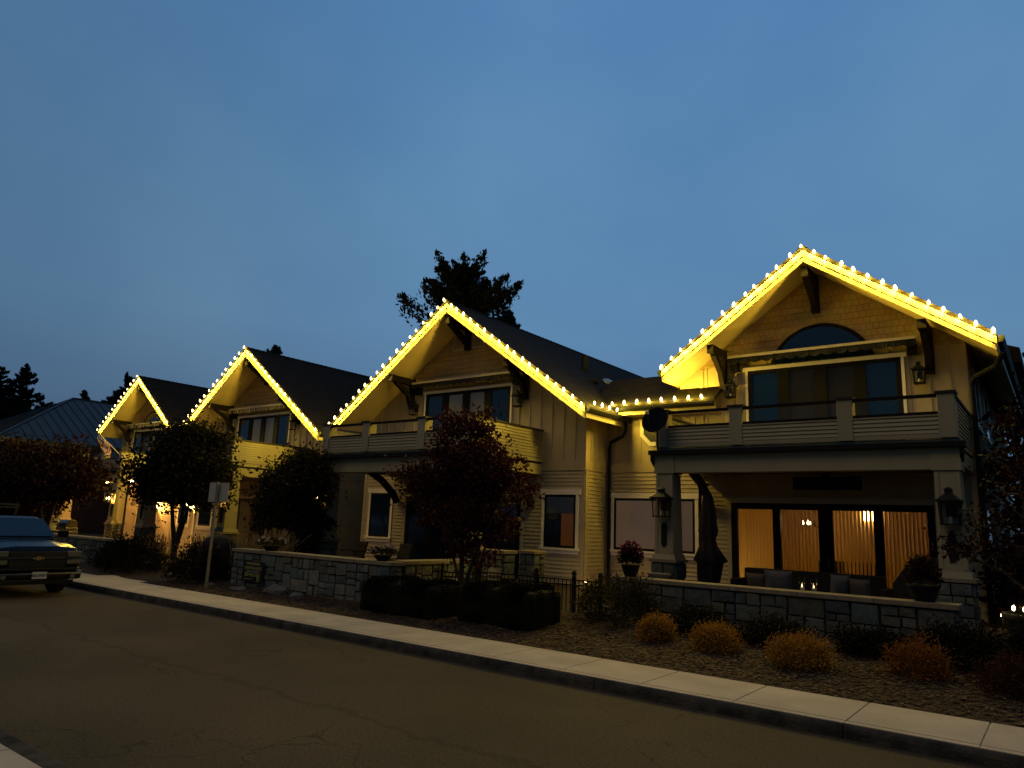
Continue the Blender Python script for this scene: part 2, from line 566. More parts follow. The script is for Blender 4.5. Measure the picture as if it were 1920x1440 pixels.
# ------------------------------------------------------------------ ground, road, pavement
def asphalt():
    mt, nt, b = nmat('worn_asphalt')
    N, L = nt.nodes, nt.links
    tc = N.new('ShaderNodeTexCoord')
    n1 = N.new('ShaderNodeTexNoise'); n1.inputs['Scale'].default_value = .35; n1.inputs['Detail'].default_value = 8
    n2 = N.new('ShaderNodeTexNoise'); n2.inputs['Scale'].default_value = 34; n2.inputs['Detail'].default_value = 6; n2.inputs['Roughness'].default_value = .75
    L.new(tc.outputs['Object'], n1.inputs['Vector']); L.new(tc.outputs['Object'], n2.inputs['Vector'])
    r1 = N.new('ShaderNodeValToRGB')
    r1.color_ramp.elements[0].position = .3; r1.color_ramp.elements[1].position = .75
    r1.color_ramp.elements[0].color = (.048, .037, .020, 1); r1.color_ramp.elements[1].color = (.088, .066, .034, 1)
    L.new(n1.outputs[0], r1.inputs[0])
    r2_ = N.new('ShaderNodeValToRGB')
    r2_.color_ramp.elements[0].position = .35; r2_.color_ramp.elements[1].position = .7
    r2_.color_ramp.elements[0].color = (.50, .50, .52, 1); r2_.color_ramp.elements[1].color = (1.42, 1.40, 1.36, 1)
    L.new(n2.outputs[0], r2_.inputs[0])
    mx = N.new('ShaderNodeMix'); mx.data_type = 'RGBA'; mx.blend_type = 'MULTIPLY'; mx.inputs[0].default_value = 1
    L.new(r1.outputs[0], mx.inputs[6]); L.new(r2_.outputs[0], mx.inputs[7])
    # cracks: distorted cell edges, kept only where a slow noise allows them
    nd = N.new('ShaderNodeTexNoise'); nd.inputs['Scale'].default_value = 2.2; nd.inputs['Detail'].default_value = 5
    L.new(tc.outputs['Object'], nd.inputs['Vector'])
    va = N.new('ShaderNodeVectorMath'); va.operation = 'MULTIPLY_ADD'
    L.new(nd.outputs[1], va.inputs[0]); va.inputs[1].default_value = (.7, .7, 0); L.new(tc.outputs['Object'], va.inputs[2])
    vo = N.new('ShaderNodeTexVoronoi'); vo.feature = 'DISTANCE_TO_EDGE'; vo.inputs['Scale'].default_value = 1.15
    L.new(va.outputs[0], vo.inputs['Vector'])
    lt = N.new('ShaderNodeMapRange'); lt.inputs[1].default_value = .004; lt.inputs[2].default_value = .016
    L.new(vo.outputs['Distance'], lt.inputs[0])
    mk = N.new('ShaderNodeTexNoise'); mk.inputs['Scale'].default_value = .42; mk.inputs['Detail'].default_value = 3
    L.new(tc.outputs['Object'], mk.inputs['Vector'])
    mr = N.new('ShaderNodeMapRange'); mr.inputs[1].default_value = .50; mr.inputs[2].default_value = .62
    L.new(mk.outputs[0], mr.inputs[0])
    iv = N.new('ShaderNodeMath'); iv.operation = 'SUBTRACT'; iv.inputs[0].default_value = 1
    L.new(lt.outputs[0], iv.inputs[1])
    ml = N.new('ShaderNodeMath'); ml.operation = 'MULTIPLY'
    L.new(iv.outputs[0], ml.inputs[0]); L.new(mr.outputs[0], ml.inputs[1])
    # the long paving seam along the street
    spx = N.new('ShaderNodeSeparateXYZ'); L.new(va.outputs[0], spx.inputs[0])
    sb = N.new('ShaderNodeMath'); sb.operation = 'SUBTRACT'; sb.inputs[1].default_value = 5.98
    L.new(spx.outputs[1], sb.inputs[0])
    ab = N.new('ShaderNodeMath'); ab.operation = 'ABSOLUTE'; L.new(sb.outputs[0], ab.inputs[0])
    sm = N.new('ShaderNodeMapRange'); sm.inputs[1].default_value = .01; sm.inputs[2].default_value = .09; sm.inputs[3].default_value = .55; sm.inputs[4].default_value = 0
    L.new(ab.outputs[0], sm.inputs[0])
    mxm = N.new('ShaderNodeMath'); mxm.operation = 'MAXIMUM'
    L.new(ml.outputs[0], mxm.inputs[0]); L.new(sm.outputs[0], mxm.inputs[1])
    mc = N.new('ShaderNodeMix'); mc.data_type = 'RGBA'
    mk2 = N.new('ShaderNodeMath'); mk2.operation = 'MULTIPLY'; mk2.inputs[1].default_value = .62
    L.new(mxm.outputs[0], mk2.inputs[0])
    L.new(mk2.outputs[0], mc.inputs[0]); L.new(mx.outputs[2], mc.inputs[6]); mc.inputs[7].default_value = (.016, .012, .008, 1)
    L.new(mc.outputs[2], b.inputs['Base Color'])
    hs = N.new('ShaderNodeMath'); hs.operation = 'SUBTRACT'
    L.new(n2.outputs[0], hs.inputs[0]); L.new(mxm.outputs[0], hs.inputs[1])
    bp = N.new('ShaderNodeBump'); bp.inputs['Strength'].default_value = .35; bp.inputs['Distance'].default_value = .01
    L.new(hs.outputs[0], bp.inputs['Height']); L.new(bp.outputs[0], b.inputs['Normal'])
    b.inputs['Roughness'].default_value = .92
    b.inputs['Specular IOR Level'].default_value = .15
    return mt

def concrete(name, c, mul=1):
    mt = paint(name, c, .9, .13, 1.6, .35, 90, spec=.15)
    return mt
M['asphalt'] = asphalt()
M['walk'] = concrete('sidewalk_concrete', (.43, .36, .25))
M['kerb'] = paint('grimy_kerb_concrete', (.050, .046, .038), .95, .5, 5, .8, 30, spec=.05)
M['soil'] = paint('dark_soil', (.028, .020, .012), .95, .4, 6, .8, 40)
M['mulch'] = paint('bark_mulch', (.030, .018, .008), .95, .5, 14, 1.0, 60)
M['paver'] = concrete('patio_paver', (.07, .055, .035))

struct(MB().quad((-500, -120, -.06), (300, -120, -.06), (300, 500, -.06), (-500, 500, -.06)).build('ground', M['soil']))
struct(MB().quad((-170, 2.78, 0), (60, 2.78, 0), (60, 8.72, 0), (-170, 8.72, 0)).build('road', M['asphalt']))
mb = MB()
x = -2.08
xs = []
while x < 30: xs.append(x); x += 1.225 * 2.5
x = -2.08
xs = sorted({round(-2.08 + 3.06 * k, 3) for k in range(-52, 12)})
for a, b in zip(xs[:-1], xs[1:]):
    mb.prism([(8.70, -.05), (8.704, .085), (8.715, .12), (8.735, .143), (8.762, .143), (8.762, -.05)], 'x', a + .006, b - .006)
struct(mb.build('kerb', M['kerb']))
mb = MB()
for k in range(-110, 24):
    a = -2.08 + 1.225 * k
    mb.box(a + .008, a + 1.225 - .008, 8.878, 10.02, -.05, .152)
    mb.box(a + .004, a + 1.225 - .004, 8.764, 8.868, -.05, .149)
mb.box(-135, 30, 8.77, 10.0, -.05, .138)
struct(mb.build('sidewalk', M['walk']))
mb = MB()
for k in range(-20, 20):
    a = -2.08 + 3.06 * k
    mb.prism([(2.78, -.05), (2.78, .10), (2.755, .14), (2.73, .15), (2.60, .15), (2.60, -.05)], 'x', a + .006, a + 3.06 - .006)
struct(mb.build('kerb', M['kerb']))
mb = MB()
for k in range(-50, 24):
    a = -2.08 + 1.225 * k
    mb.box(a + .008, a + 1.225 - .008, .9, 2.592, -.05, .152)
struct(mb.build('sidewalk', M['walk']))

def gz(x, y):
    t = min(max((y - 10.0) / 3.4, 0), 1)
    b = .13 + .25 * t
    if 10.03 < y < 16:
        b += .03 * sin(x * 2.3) * sin(y * 2.9 + x) * min(1, (y - 10.03) * 2) * (.4 + .6 * t)
    return b
mb = MB()
nx, ny = 260, 40
ysb = [10.0 + 5 * (j / 24) for j in range(25)] + [16 + 1.6 * j for j in range(15)]
xsb = [-70 + 84 * i / nx for i in range(nx + 1)]
for y in ysb:
    for x in xsb:
        mb.v.append((x, y, gz(x, y)))
W_ = nx + 1
for j in range(len(ysb) - 1):
    for i in range(nx):
        mb.f.append((j * W_ + i, j * W_ + i + 1, (j + 1) * W_ + i + 1, (j + 1) * W_ + i))
struct(mb.build('planting_bed', M['mulch'], smooth=True))
struct(MB().box(-8.0, -1.62, 13.95, 19.44, .1, .44).build('patio', M['paver']))
struct(MB().box(-20.6, -12.0, 11.75, 18.2, .1, .45).build('patio', M['paver']))
struct(MB().box(-32.6, -23.6, 11.75, 18.4, .1, .42).build('patio', M['paver']))
struct(MB().box(-43.5, -36.9, 13.95, 19.44, .1, .42).build('patio', M['paver']))
mb = MB()
for k in range(3):
    mb.box(-22.75 + .01, -20.3 - .01, 10.03 + k * 1.5, 10.03 + k * 1.5 + 1.485, .0, .152 + .09 * k)
struct(mb.build('path', M['walk']))

# wood chips and fallen leaves lying on the near bed
def chips(name, n, x0, x1, y0, y1, mat, smin, smax):
    xs = rng.uniform(x0, x1, n); ys = rng.uniform(y0, y1, n)
    V, F = [], []
    for i in range(n):
        s = random.uniform(smin, smax); a = random.uniform(0, 6.28); e = s * random.uniform(.3, .7)
        cx_, cy_ = cos(a), sin(a)
        z = gz(xs[i], ys[i]) + .008 + random.uniform(0, .012)
        t1, t2 = random.uniform(-.5, .5), random.uniform(-.5, .5)
        k = len(V)
        for (u, v_) in ((-s, -e), (s, -e * .6), (s * .8, e), (-s * .7, e * .8)):
            V.append((xs[i] + u * cx_ - v_ * cy_, ys[i] + u * cy_ + v_ * cx_, z + max(-.004, u * t1 * .5 + v_ * t2 * .5)))
        F.append((k, k + 1, k + 2, k + 3))
    m_ = MB(); m_.v = V; m_.f = F
    o = m_.build(name, mat)
    o['kind'] = 'stuff'
    return o
M['chip'] = leafmat('bark_chip', (.008, .005, .003), (.135, .085, .042), .9, 0)
c_ = chips('bark_chips', 15000, -9.5, 1.2, 10.03, 12.9, M['chip'], .012, .04)
props(c_, 'brown bark chips scattered over the planting bed beside the sidewalk', 'bark chips')
c_ = chips('bark_chips', 7000, -20, -9.5, 10.03, 11.3, M['chip'], .014, .04)
props(c_, 'dark bark chips at the foot of the long stone wall with the sign', 'bark chips')

# ------------------------------------------------------------------ parts shared by the houses
def lantern(parent, x, y, z0, z1, w, lit=False, power=3.0):
    """carriage lantern fixed on a wall at y (facing the street)"""
    h = z1 - z0
    yc = y - w * .62
    f = MB()
    zt = z0 + h * .60
    hw = w / 2
    for sx in (-1, 1):
        for sy in (-1, 1):
            f.bar((x + sx * hw * .86, yc + sy * hw * .86, z0), (x + sx * hw, yc + sy * hw, zt), .022, .022)
    f.box(x - hw, x + hw, yc - hw, yc + hw, z0 - .02, z0 + .012)
    f.taper(x, yc, zt, zt + h * .05, hw * 1.28, hw * 1.28, hw * 1.28, hw * 1.28)
    f.taper(x, yc, zt + h * .05, zt + h * .2, hw * 1.15, hw * 1.15, hw * .5, hw * .5)
    f.taper(x, yc, zt + h * .2, zt + h * .33, hw * .42, hw * .42, hw * .36, hw * .36)
    f.taper(x, yc, zt + h * .33, zt + h * .4, hw * .5, hw * .5, hw * .1, hw * .1)
    f.box(x - hw * .5, x + hw * .5, y - .03, y, z0 + h * .2, z0 + h * .55)
    f.bar((x, y - .01, z0 + h * .5), (x, yc + hw, zt + h * .1), .03, .03)
    o = f.build('lantern', M['metal'], parent)
    g = MB()
    for sx in (-1, 1):
        g.quad((x + sx * hw * .85, yc - hw * .8, z0 + .02), (x + sx * hw * .85, yc + hw * .8, z0 + .02), (x + sx * hw * .95, yc + hw * .9, zt), (x + sx * hw * .95, yc - hw * .9, zt))
    g.quad((x - hw * .8, yc - hw * .85, z0 + .02), (x + hw * .8, yc - hw * .85, z0 + .02), (x + hw * .9, yc - hw * .95, zt), (x - hw * .9, yc - hw * .95, zt))
    g.build('pane', M['lampglass'], o)
    c = MB().tube([(x, yc, z0), (x, yc, z0 + h * .2)], .012 + .05 * w, 8)
    c.build('candle_sleeve', M['white'], o)
    if lit:
        fl = MB().lathe([(.004, 0), (.030, .03), (.034, .06), (.012, .11), (.002, .13)], (x, yc, z0 + h * .21), 10)
        fl.build('flame', M['flame'], o, smooth=True)
        point('lantern_light', (x, yc, z0 + h * .21 + .06), power, (1., .50, .11), o, .02)
    return o

def casing(x0, x1, z0, z1, y, hw=.16, sw=.1, sill=True, proud=.052):
    t = MB()
    t.box(x0 - sw - .06, x1 + sw + .06, y - proud - .012, y + .02, z1, z1 + hw)
    t.box(x0 - sw, x0, y - proud, y + .02, z0, z1)
    t.box(x1, x1 + sw, y - proud, y + .02, z0, z1)
    if sill:
        t.box(x0 - sw - .04, x1 + sw + .04, y - proud - .04, y + .02, z0 - .06, z0)
        t.box(x0 - sw, x1 + sw, y - proud, y + .02, z0 - .17, z0 - .06)
    return t

def sash(x0, x1, z0, z1, y, b=.07, d=.046):
    t = MB()
    t.box(x0, x1, y - d, y + .03, z1 - b, z1)
    t.box(x0, x1, y - d, y + .03, z0, z0 + b)
    t.box(x0, x0 + b, y - d, y + .03, z0 + b, z1 - b)
    t.box(x1 - b, x1, y - d, y + .03, z0 + b, z1 - b)
    return t

def window(parent, x0, x1, z0, z1, y, kind):
    o = casing(x0, x1, z0, z1, y).build('window', M['white'], parent)
    sash(x0, x1, z0, z1, y).build('window_frame', M['bronze'], o)
    b = .07
    xa, xb, za, zb = x0 + b, x1 - b, z0 + b, z1 - b
    if kind == 'shade':
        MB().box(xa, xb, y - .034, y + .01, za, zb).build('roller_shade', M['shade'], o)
        MB().quad((xa, y - .040, za), (xb, y - .040, za), (xb, y - .040, zb), (xa, y - .040, zb)).build('pane', M['glass'], o)
    elif kind == 'half':
        zm = zb - (zb - za) * .34
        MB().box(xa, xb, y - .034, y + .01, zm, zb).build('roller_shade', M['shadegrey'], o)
        MB().box(xa, xa + (xb - xa) * .55, y - .034, y + .01, za, zm - .004).build('dark_panel', M['glass_dim'], o)  # dark panel painted in place of the unlit interior
        MB().box(xa + (xb - xa) * .555, xb, y - .034, y + .01, za, zm - .004).build('glow_panel', M['glowroom'], o)  # glowing panel in place of a lit interior, no lamp behind
        MB().quad((xa, y - .040, za), (xb, y - .040, za), (xb, y - .040, zb), (xa, y - .040, zb)).build('pane', M['glass'], o)
    else:
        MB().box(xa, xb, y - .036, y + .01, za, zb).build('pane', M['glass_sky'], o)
    return o

def battens(mb, x0, x1, y, zlo, zhi_fn, sp=.42, off=0):
    x = x0 + off + .2
    while x < x1 - .05:
        zt = zhi_fn(x)
        if zt > zlo + .1:
            mb.box(x - .02, x + .02, y - .018, y + .01, zlo, zt)
        x += sp
    return mb

# ------------------------------------------------------------------ ashlar masonry
STONE_TONES = [(.088, .092, .078), (.098, .100, .090), (.074, .084, .078), (.105, .096, .074), (.085, .078, .062), (.066, .078, .074), (.112, .105, .088)]
def stone_cells(w, h, rnd):
    """irregular coursed rectangles filling w x h"""
    out = []
    def split(x, z, ww, hh, d):
        if ww > .70 or (ww > .38 and hh < .3 and rnd.random() < .6) or (ww > hh * 2.4 and ww > .3):
            k = rnd.uniform(.36, .64)
            split(x, z, ww * k, hh, d + 1); split(x + ww * k, z, ww * (1 - k), hh, d + 1); return
        if hh > .40 or (hh > .25 and rnd.random() < .5):
            k = rnd.choice((.38, .5, .6))
            split(x, z, ww, hh * k, d + 1); split(x, z + hh * k, ww, hh * (1 - k), d + 1); return
        out.append((x, z, ww, hh))
    x = 0
    while x < w - .01:
        ww = min(rnd.uniform(.9, 1.5), w - x)
        if w - x - ww < .35: ww = w - x
        split(x, 0, ww, h, 0)
        x += ww
    return out

def stone_faces(name, faces, parent, seed=1):
    """faces: list of (p0, du, normal, width, z0, z1); every stone is a chamfered block standing proud of the mortar"""
    rnd = random.Random(seed)
    gain = 1.5 if seed == 101 else 1.15
    V, F, T = [], [], []
    for p0, du, nr, wd, z0, z1 in faces:
        p0, du, nr = Vector(p0), Vector(du), Vector(nr)
        for (x, z, ww, hh) in stone_cells(wd, z1 - z0, rnd):
            g = .009
            tone = rnd.choice(STONE_TONES); k = rnd.uniform(.65, 1.15)
            tone = tuple(c * k * gain * q for c, q in zip(tone, (.92, 1.02, 1.06)))
            pr = rnd.uniform(.012, .045)
            jt = lambda: rnd.uniform(-.013, .013)
            base = len(V)
            quad0 = [(x + g, z + g), (x + ww - g, z + g), (x + ww - g, z + hh - g), (x + g, z + hh - g)]
            quad0 = [(a + jt(), b + jt()) for a, b in quad0]
            cxm, czm = x + ww / 2, z + hh / 2
            for (a, b) in quad0:
                V.append(p0 + du * a + Vector((0, 0, z0 + b)) - nr * .01)
            for (a, b) in quad0:
                a2 = a + (cxm - a) * .055; b2 = b + (czm - b) * .07
                V.append(p0 + du * a2 + Vector((0, 0, z0 + b2)) + nr * (pr + rnd.uniform(-.006, .006)))
            V.append(p0 + du * (cxm + jt() * 4) + Vector((0, 0, z0 + czm)) + nr * (pr + rnd.uniform(.0, .018)))
            for i in range(4):
                j = (i + 1) % 4
                F.append((base + i, base + j, base + 4 + j, base + 4 + i))
                F.append((base + 4 + i, base + 4 + j, base + 8))
            T += [tone] * 9
    mb = MB(); mb.v = [tuple(v) for v in V]; mb.f = F
    o = mb.build(name, M['stone'], parent)
    a = o.data.color_attributes.new('tone', 'FLOAT_COLOR', 'POINT')
    for i, t in enumerate(T):
        a.data[i].color = t + (1,)
    return o

def stone_wall(name, label, x0, x1, y0, y1, z0, z1, ends=(), seed=1, capo=.06, slope=0):
    """free-standing wall: front face on y0; ends lists extra faces among 'left','right','back'"""
    t = thing(name, ((x0 + x1) / 2, (y0 + y1) / 2, z0), label, 'stone wall')
    MB().box(x0 + .012, x1 - .012, y0 + .012, y1 - .012, z0, z1 - .005).build('mortar_core', M['mortar'], t)
    fs = [((x0, y0, 0), (1, 0, 0), (0, -1, 0), x1 - x0, z0, z1 - .01)]
    if 'right' in ends: fs.append(((x1, y0, 0), (0, 1, 0), (1, 0, 0), y1 - y0, z0, z1 - .01))
    if 'left' in ends: fs.append(((x0, y1, 0), (0, -1, 0), (-1, 0, 0), y1 - y0, z0, z1 - .01))
    if 'back' in ends: fs.append(((x1, y1, 0), (-1, 0, 0), (0, 1, 0), x1 - x0, z0, z1 - .01))
    stone_faces('stonework', fs, t, seed)
    c = MB()
    n = max(1, round((x1 - x0) / 1.25))
    for i in range(n):
        a = x0 - capo + (x1 - x0 + 2 * capo) * i / n; b = x0 - capo + (x1 - x0 + 2 * capo) * (i + 1) / n
        c.box(a + .003, b - .003, y0 - capo, y1 + capo, z1, z1 + .085)
    c.build('coping', M['cap'], t, bevel=.012)
    return t

# ------------------------------------------------------------------ the houses
S = .71
def house(name, label, xc, large, dz, lights, seed):
    """one gabled house of the row; xc is the ridge line"""
    half, wl = (5.5, 4.8) if large else (3.95, 3.28)
    Yw, Yg, Yb = (18.25, 17.0, 14.95) if large else (19.5, 18.4, 16.6)
    if name_h3(xc): Yw, Yg, Yb = 18.45, 17.2, 15.1
    back = 33.0
    zu = 9.03 + dz if not large else 8.99 + dz      # underside of the rake at the ridge
    zt = zu + .42                                    # top of the roof at the ridge
    root = thing(name, (xc, Yw, .35), label, 'house')
    sof = lambda x: zu + .05 - S * abs(x - xc)
    D = dz
    z_ = lambda v: v + D
    # --- roof
    th = .30
    r = MB()
    for s in (-1, 1):
        xe = xc + s * (half + .03)
        ze = zt - S * (half + .03)
        r.prism([(xc, zt), (xe, ze), (xe, ze - .1), (xc, zt - .1)], 'y', Yg - .035, back)
    roof = norm_fix(r.build('roof', M['roof'], root))
    # raised ridge caps
    rc = MB()
    y = Yg - .03
    while y < back:
        for s in (-1, 1):
            rc.quad((xc, y, zt + .028), (xc + s * .15, y, zt + .028 - S * .15), (xc + s * .15, y + .3, zt + .01 - S * .15), (xc, y + .3, zt + .01))
        y += .27
    rc.build('ridge_cap', M['roof'], roof)
    sf = MB()
    for s in (-1, 1):
        xe = xc + s * half
        sf.prism([(xc, zt - .102), (xe, zt - .102 - S * half), (xe, sof(xe)), (xc, sof(xc))], 'y', Yg + .03, back)
    norm_fix(sf.build('soffit', M['soffit'], root))
    # --- rake boards: wide upper board, narrow lower board set back behind a shadow line
    fa = MB()
    for s in (-1, 1):
        X = lambda t: xc + s * t
        fa.prism([(X(0), zt - .05), (X(half + .02), zt - .05 - S * (half + .02)), (X(half + .02), zt - .27 - S * (half + .02)), (X(0), zt - .27)], 'y', Yg - .02, Yg + .028)
        fa.prism([(X(0), zt - .30), (X(half), zt - .30 - S * half), (X(half), zt - .42 - S * half), (X(0), zt - .42)], 'y', Yg - .005, Yg + .028)
        fa.prism([(X(0), zt - .27), (X(half), zt - .27 - S * half), (X(half), zt - .30 - S * half), (X(0), zt - .30)], 'y', Yg + .020, Yg + .027)
    norm_fix(fa.build('rake_board', M['fascia'], roof))
    # --- eave boards and gutters
    ze = zt - S * half
    for s in (-1, 1):
        ea, gu = MB(), MB()
        xe = xc + s * half
        ea.box(xe, xe + s * .03, Yg + .03, back, ze - .40, ze - .11)
        gu.prism([(xe + s * .033, ze - .10), (xe + s * .16, ze - .09), (xe + s * .165, ze - .15), (xe + s * .12, ze - .24), (xe + s * .033, ze - .24)], 'y', Yg + .02, back)
        ea.build('eave_board', M['fascia'], roof)
        norm_fix(gu.build('gutter', M['metal'], roof))
    # --- walls
    sl = z_(7.12 if large else 6.72)       # bottom of the shingled gable
    zb = z_(4.05)
    x0, x1 = xc - wl, xc + wl
    def topz(x): return sof(x) + .03
    # gable of shingles
    hx = min(wl, (sof(xc) + .03 - sl) / S)
    g = MB()
    poly = [(xc - hx, sl), (xc + hx, sl)]
    if topz(xc + hx) > sl + .01: poly.append((xc + hx, topz(xc + hx)))
    poly.append((xc, topz(xc)))
    if topz(xc - hx) > sl + .01: poly.append((xc - hx, topz(xc - hx)))
    g.prism(poly, 'y', Yw - .012, Yw + .12)
    norm_fix(g.build('gable', M['gable'], root))
    # board and batten storey
    u = MB()
    poly = [(x0, zb), (x1, zb), (x1, min(sl - .003, topz(x1)))]
    xs_ = min(wl, (sof(xc) + .03 - sl) / S)
    if xs_ < wl - .02: poly += [(xc + xs_, sl - .003), (xc - xs_, sl - .003)]
    poly.append((x0, min(sl - .003, topz(x0))))
    u.prism(poly, 'y', Yw, Yw + .12)
    norm_fix(u)if False else None
    battens(u, x0, x1, Yw, zb, lambda x: min(sl - .004, topz(x) - .05), .43)
    for s in (-1, 1):
        xa = xc + s * wl
        u.box(xa - s * .1, xa, Yw - .022, Yw, zb, min(sl, topz(xa)) - .03)
    norm_fix(u.build('upper_wall', M['wallboard'], root))
    bnd = MB().box(x0 - .02, x1 + .02, Yw - .03, Yw + .1, z_(3.76), zb - .003)
    bnd.box(x0 - .03, x1 + .03, Yw - .045, Yw + .1, z_(3.74), z_(3.76))
    bnd.build('belt_board', M['wallboard'], root)
    # lap sided lower storey, left open behind the patio door of the near house
    zl0, zl1 = .30, z_(3.737)
    dw = 2.52 if large else 2.42
    dtop = z_(2.93)
    lw = MB()
    open_room = (not large) and xc > -10
    def cut(za, zb_):
        if open_room and za < dtop - .06:
            return [(0, wl - dw), (wl + dw, 2 * wl)]
        return [(0, 2 * wl)]
    lw.lap((x0, Yw, 0), (1, 0, 0), (0, -1, 0), 2 * wl, zl0, zl1, .115, .026, cut)
    for s in (-1, 1):
        xa = xc + s * wl
        lw.box(xa - s * .1, xa, Yw - .03, Yw, zl0, zl1)
    if not open_room:
        lw.box(x0, x1, Yw + .003, Yw + .1, zl0, zl1)
    else:
        lw.box(x0, xc - dw, Yw + .003, Yw + .1, zl0, zl1); lw.box(xc + dw, x1, Yw + .003, Yw + .1, zl0, zl1)
        lw.box(xc - dw, xc + dw, Yw + .003, Yw + .1, dtop, zl1)
    lw.build('lower_wall', M['siding'], root)
    # side walls
    for s in (-1, 1):
        sw = MB()
        xa = xc + s * wl
        inn = xa - s * .1
        sw.box(inn, xa, Yw + .12, back - .5, .3, topz(xa) - .02)
        if s > 0:
            sw.lap((xa, Yw + .01, 0), (0, 1, 0), (1, 0, 0), back - 1 - Yw, .3, z_(3.73), .115, .022)
            sw.box(xa, xa + .03, Yw, Yw + .1, .3, z_(3.73))
            sw.box(xa, xa + .03, Yw - .02, back - 1, z_(3.74), zb)
            yb = Yw + .3
            while yb < back - 1.2:
                sw.box(xa, xa + .018, yb - .02, yb + .02, zb, topz(xa) - .03)
                yb += .43
            sw.box(xa, xa + .022, Yw - .02, Yw + .09, zb, topz(xa) - .03)
        sw.build('side_wall', M['siding'], root)
    # --- brackets
    for bx in (xc - 2.55, xc, xc + 2.55):
        b = MB()
        zs = sof(bx) - .01
        if bx == xc:
            zlow = z_(7.92)
            b.box(bx - .1, bx + .1, Yw - .16, Yw - .02, zlow, zs - .12)
            b.box(bx - .09, bx + .09, Yg + .06, Yw - .16, zs - .42, zs - .14)
            b.bar((bx, Yw - .12, zlow + .22), (bx, Yg + .22, zs - .36), .17, .17)
        else:
            zlow = z_(6.02)
            zb2 = sof(bx - .1 if bx < xc else bx + .1) - .02
            b.box(bx - .1, bx + .1, Yw - .15, Yw - .02, zlow, zb2 - .01)
            b.box(bx - .095, bx + .095, Yg + .05, Yw - .15, zb2 - .26, zb2 - .03)
            pts = [(Yw - .13, zlow + .14), (Yw - .3, zlow + .52), (Yg + .30, zb2 - .24)]
            for p, q in zip(pts[:-1], pts[1:]):
                b.bar((bx, p[0], p[1]), (bx, q[0], q[1]), .15, .15)
        b.build('bracket', M['wood'], root, bevel=.012)
    # --- upper french doors
    dx0, dx1 = xc - 1.87, xc + 1.93
    d = casing(dx0, dx1, z_(4.14), z_(6.52), Yw, .1, .07, sill=False).build('balcony_door', M['white'], root)
    fr = MB()
    fr.box(dx0, dx1, Yw - .05, Yw + .01, z_(6.42), z_(6.52))
    fr.box(dx0, dx1, Yw - .05, Yw + .01, z_(4.14), z_(4.3))
    pw = (dx1 - dx0) / 4
    for k in range(5):
        cxk = dx0 + pw * k
        hw_ = .15 if 0 < k < 4 else .12
        a, b_ = max(dx0, cxk - hw_), min(dx1, cxk + hw_)
        fr.box(a, b_, Yw - .05 - (.012 if k == 2 else 0), Yw + .01, z_(4.3), z_(6.42))
    fr.build('door_frame', M['bronze'], d)
    for k in range(4):
        a = dx0 + pw * k + (.15 if k else .12); b_ = dx0 + pw * (k + 1) - (.15 if k < 3 else .12)
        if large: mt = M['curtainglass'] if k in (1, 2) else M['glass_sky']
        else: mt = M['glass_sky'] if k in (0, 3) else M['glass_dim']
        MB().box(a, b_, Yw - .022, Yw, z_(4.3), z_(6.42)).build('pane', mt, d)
    # --- arched or louvred gable openings
    if not large:
        R, zc = 1.27, z_(6.29)
        pts, pin = [], []
        for k in range(25):
            t = radians(16) + (pi - radians(32)) * k / 24
            pts.append((xc + .05 + R * 1.06 * cos(t), zc + R * 1.06 * sin(t)))
            pin.append((xc + .05 + R * .97 * cos(t), zc + R * .97 * sin(t)))
        aw = norm_fix(MB().prism(pts, 'y', Yw - .03, Yw + .01).build('arched_window', M['bronze'], root))
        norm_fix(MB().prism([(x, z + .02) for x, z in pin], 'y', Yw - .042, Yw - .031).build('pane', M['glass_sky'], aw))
    else:
        for s in (-1, 1):
            v = MB()
            xa, xb = xc + s * .18, xc + s * .72
            if xa > xb: xa, xb = xb, xa
            hi = lambda x: z_(8.62) - .35 * abs(abs(x - xc) - .18)
            v.box(xa, xb, Yw - .04, Yw, z_(7.96), z_(8.02))
            v.box(xa, xa + .06, Yw - .04, Yw, z_(8.02), hi(xa)); v.box(xb - .06, xb, Yw - .04, Yw, z_(8.02), hi(xb))
            v.bar((xa, Yw - .02, hi(xa)), (xb, Yw - .02, hi(xb)), .04, .06)
            z = z_(8.06)
            while z < hi(xb) - .05 and z < hi(xa) - .05:
                v.quad((xa + .06, Yw - .035, z - .02), (xb - .06, Yw - .035, z - .02), (xb - .06, Yw - .012, z + .03), (xa + .06, Yw - .012, z + .03))
                z += .06
            v.build('gable_vent', M['trim'], root)
    # --- awning, rolled up
    ay = Yw - .32
    aw = MB().box(xc - 2.33, xc + 2.33, ay - .03, ay + .03, z_(6.87), z_(6.94))
    aw = aw.build('awning', M['awnbar'], root)
    MB().tube([(xc - 2.3, ay + .16, z_(6.87)), (xc + 2.3, ay + .16, z_(6.87))], .09, 10).build('roller', M['awndark'], aw)
    va = MB()
    n = 15
    for k in range(n):
        a = xc - 2.33 + 4.66 * k / n; b_ = a + 4.66 / n
        sag = [0, .045, .06, .045, 0]
        top = [(a + (b_ - a) * i / 4, ay - .015 + .012 * sin(k * 1.7 + i), z_(6.868)) for i in range(5)]
        bot = [(a + (b_ - a) * i / 4, ay - .03 + .02 * sin(k * 2.1 + i), z_(6.745) - sag[i]) for i in range(5)]
        for i in range(4):
            va.quad(bot[i], bot[i + 1], top[i + 1], top[i])
    va.build('valance', M['awnstripe'] if xc < -22 else M['awndark'], aw)
    am = MB()
    for s in (-1, 1):
        am.box(xc + s * 2.2 - .1, xc + s * 2.2 + .1, Yw - .2, Yw - .02, z_(6.52), z_(6.84))
    am.build('awning_motor', M['metal'], aw)
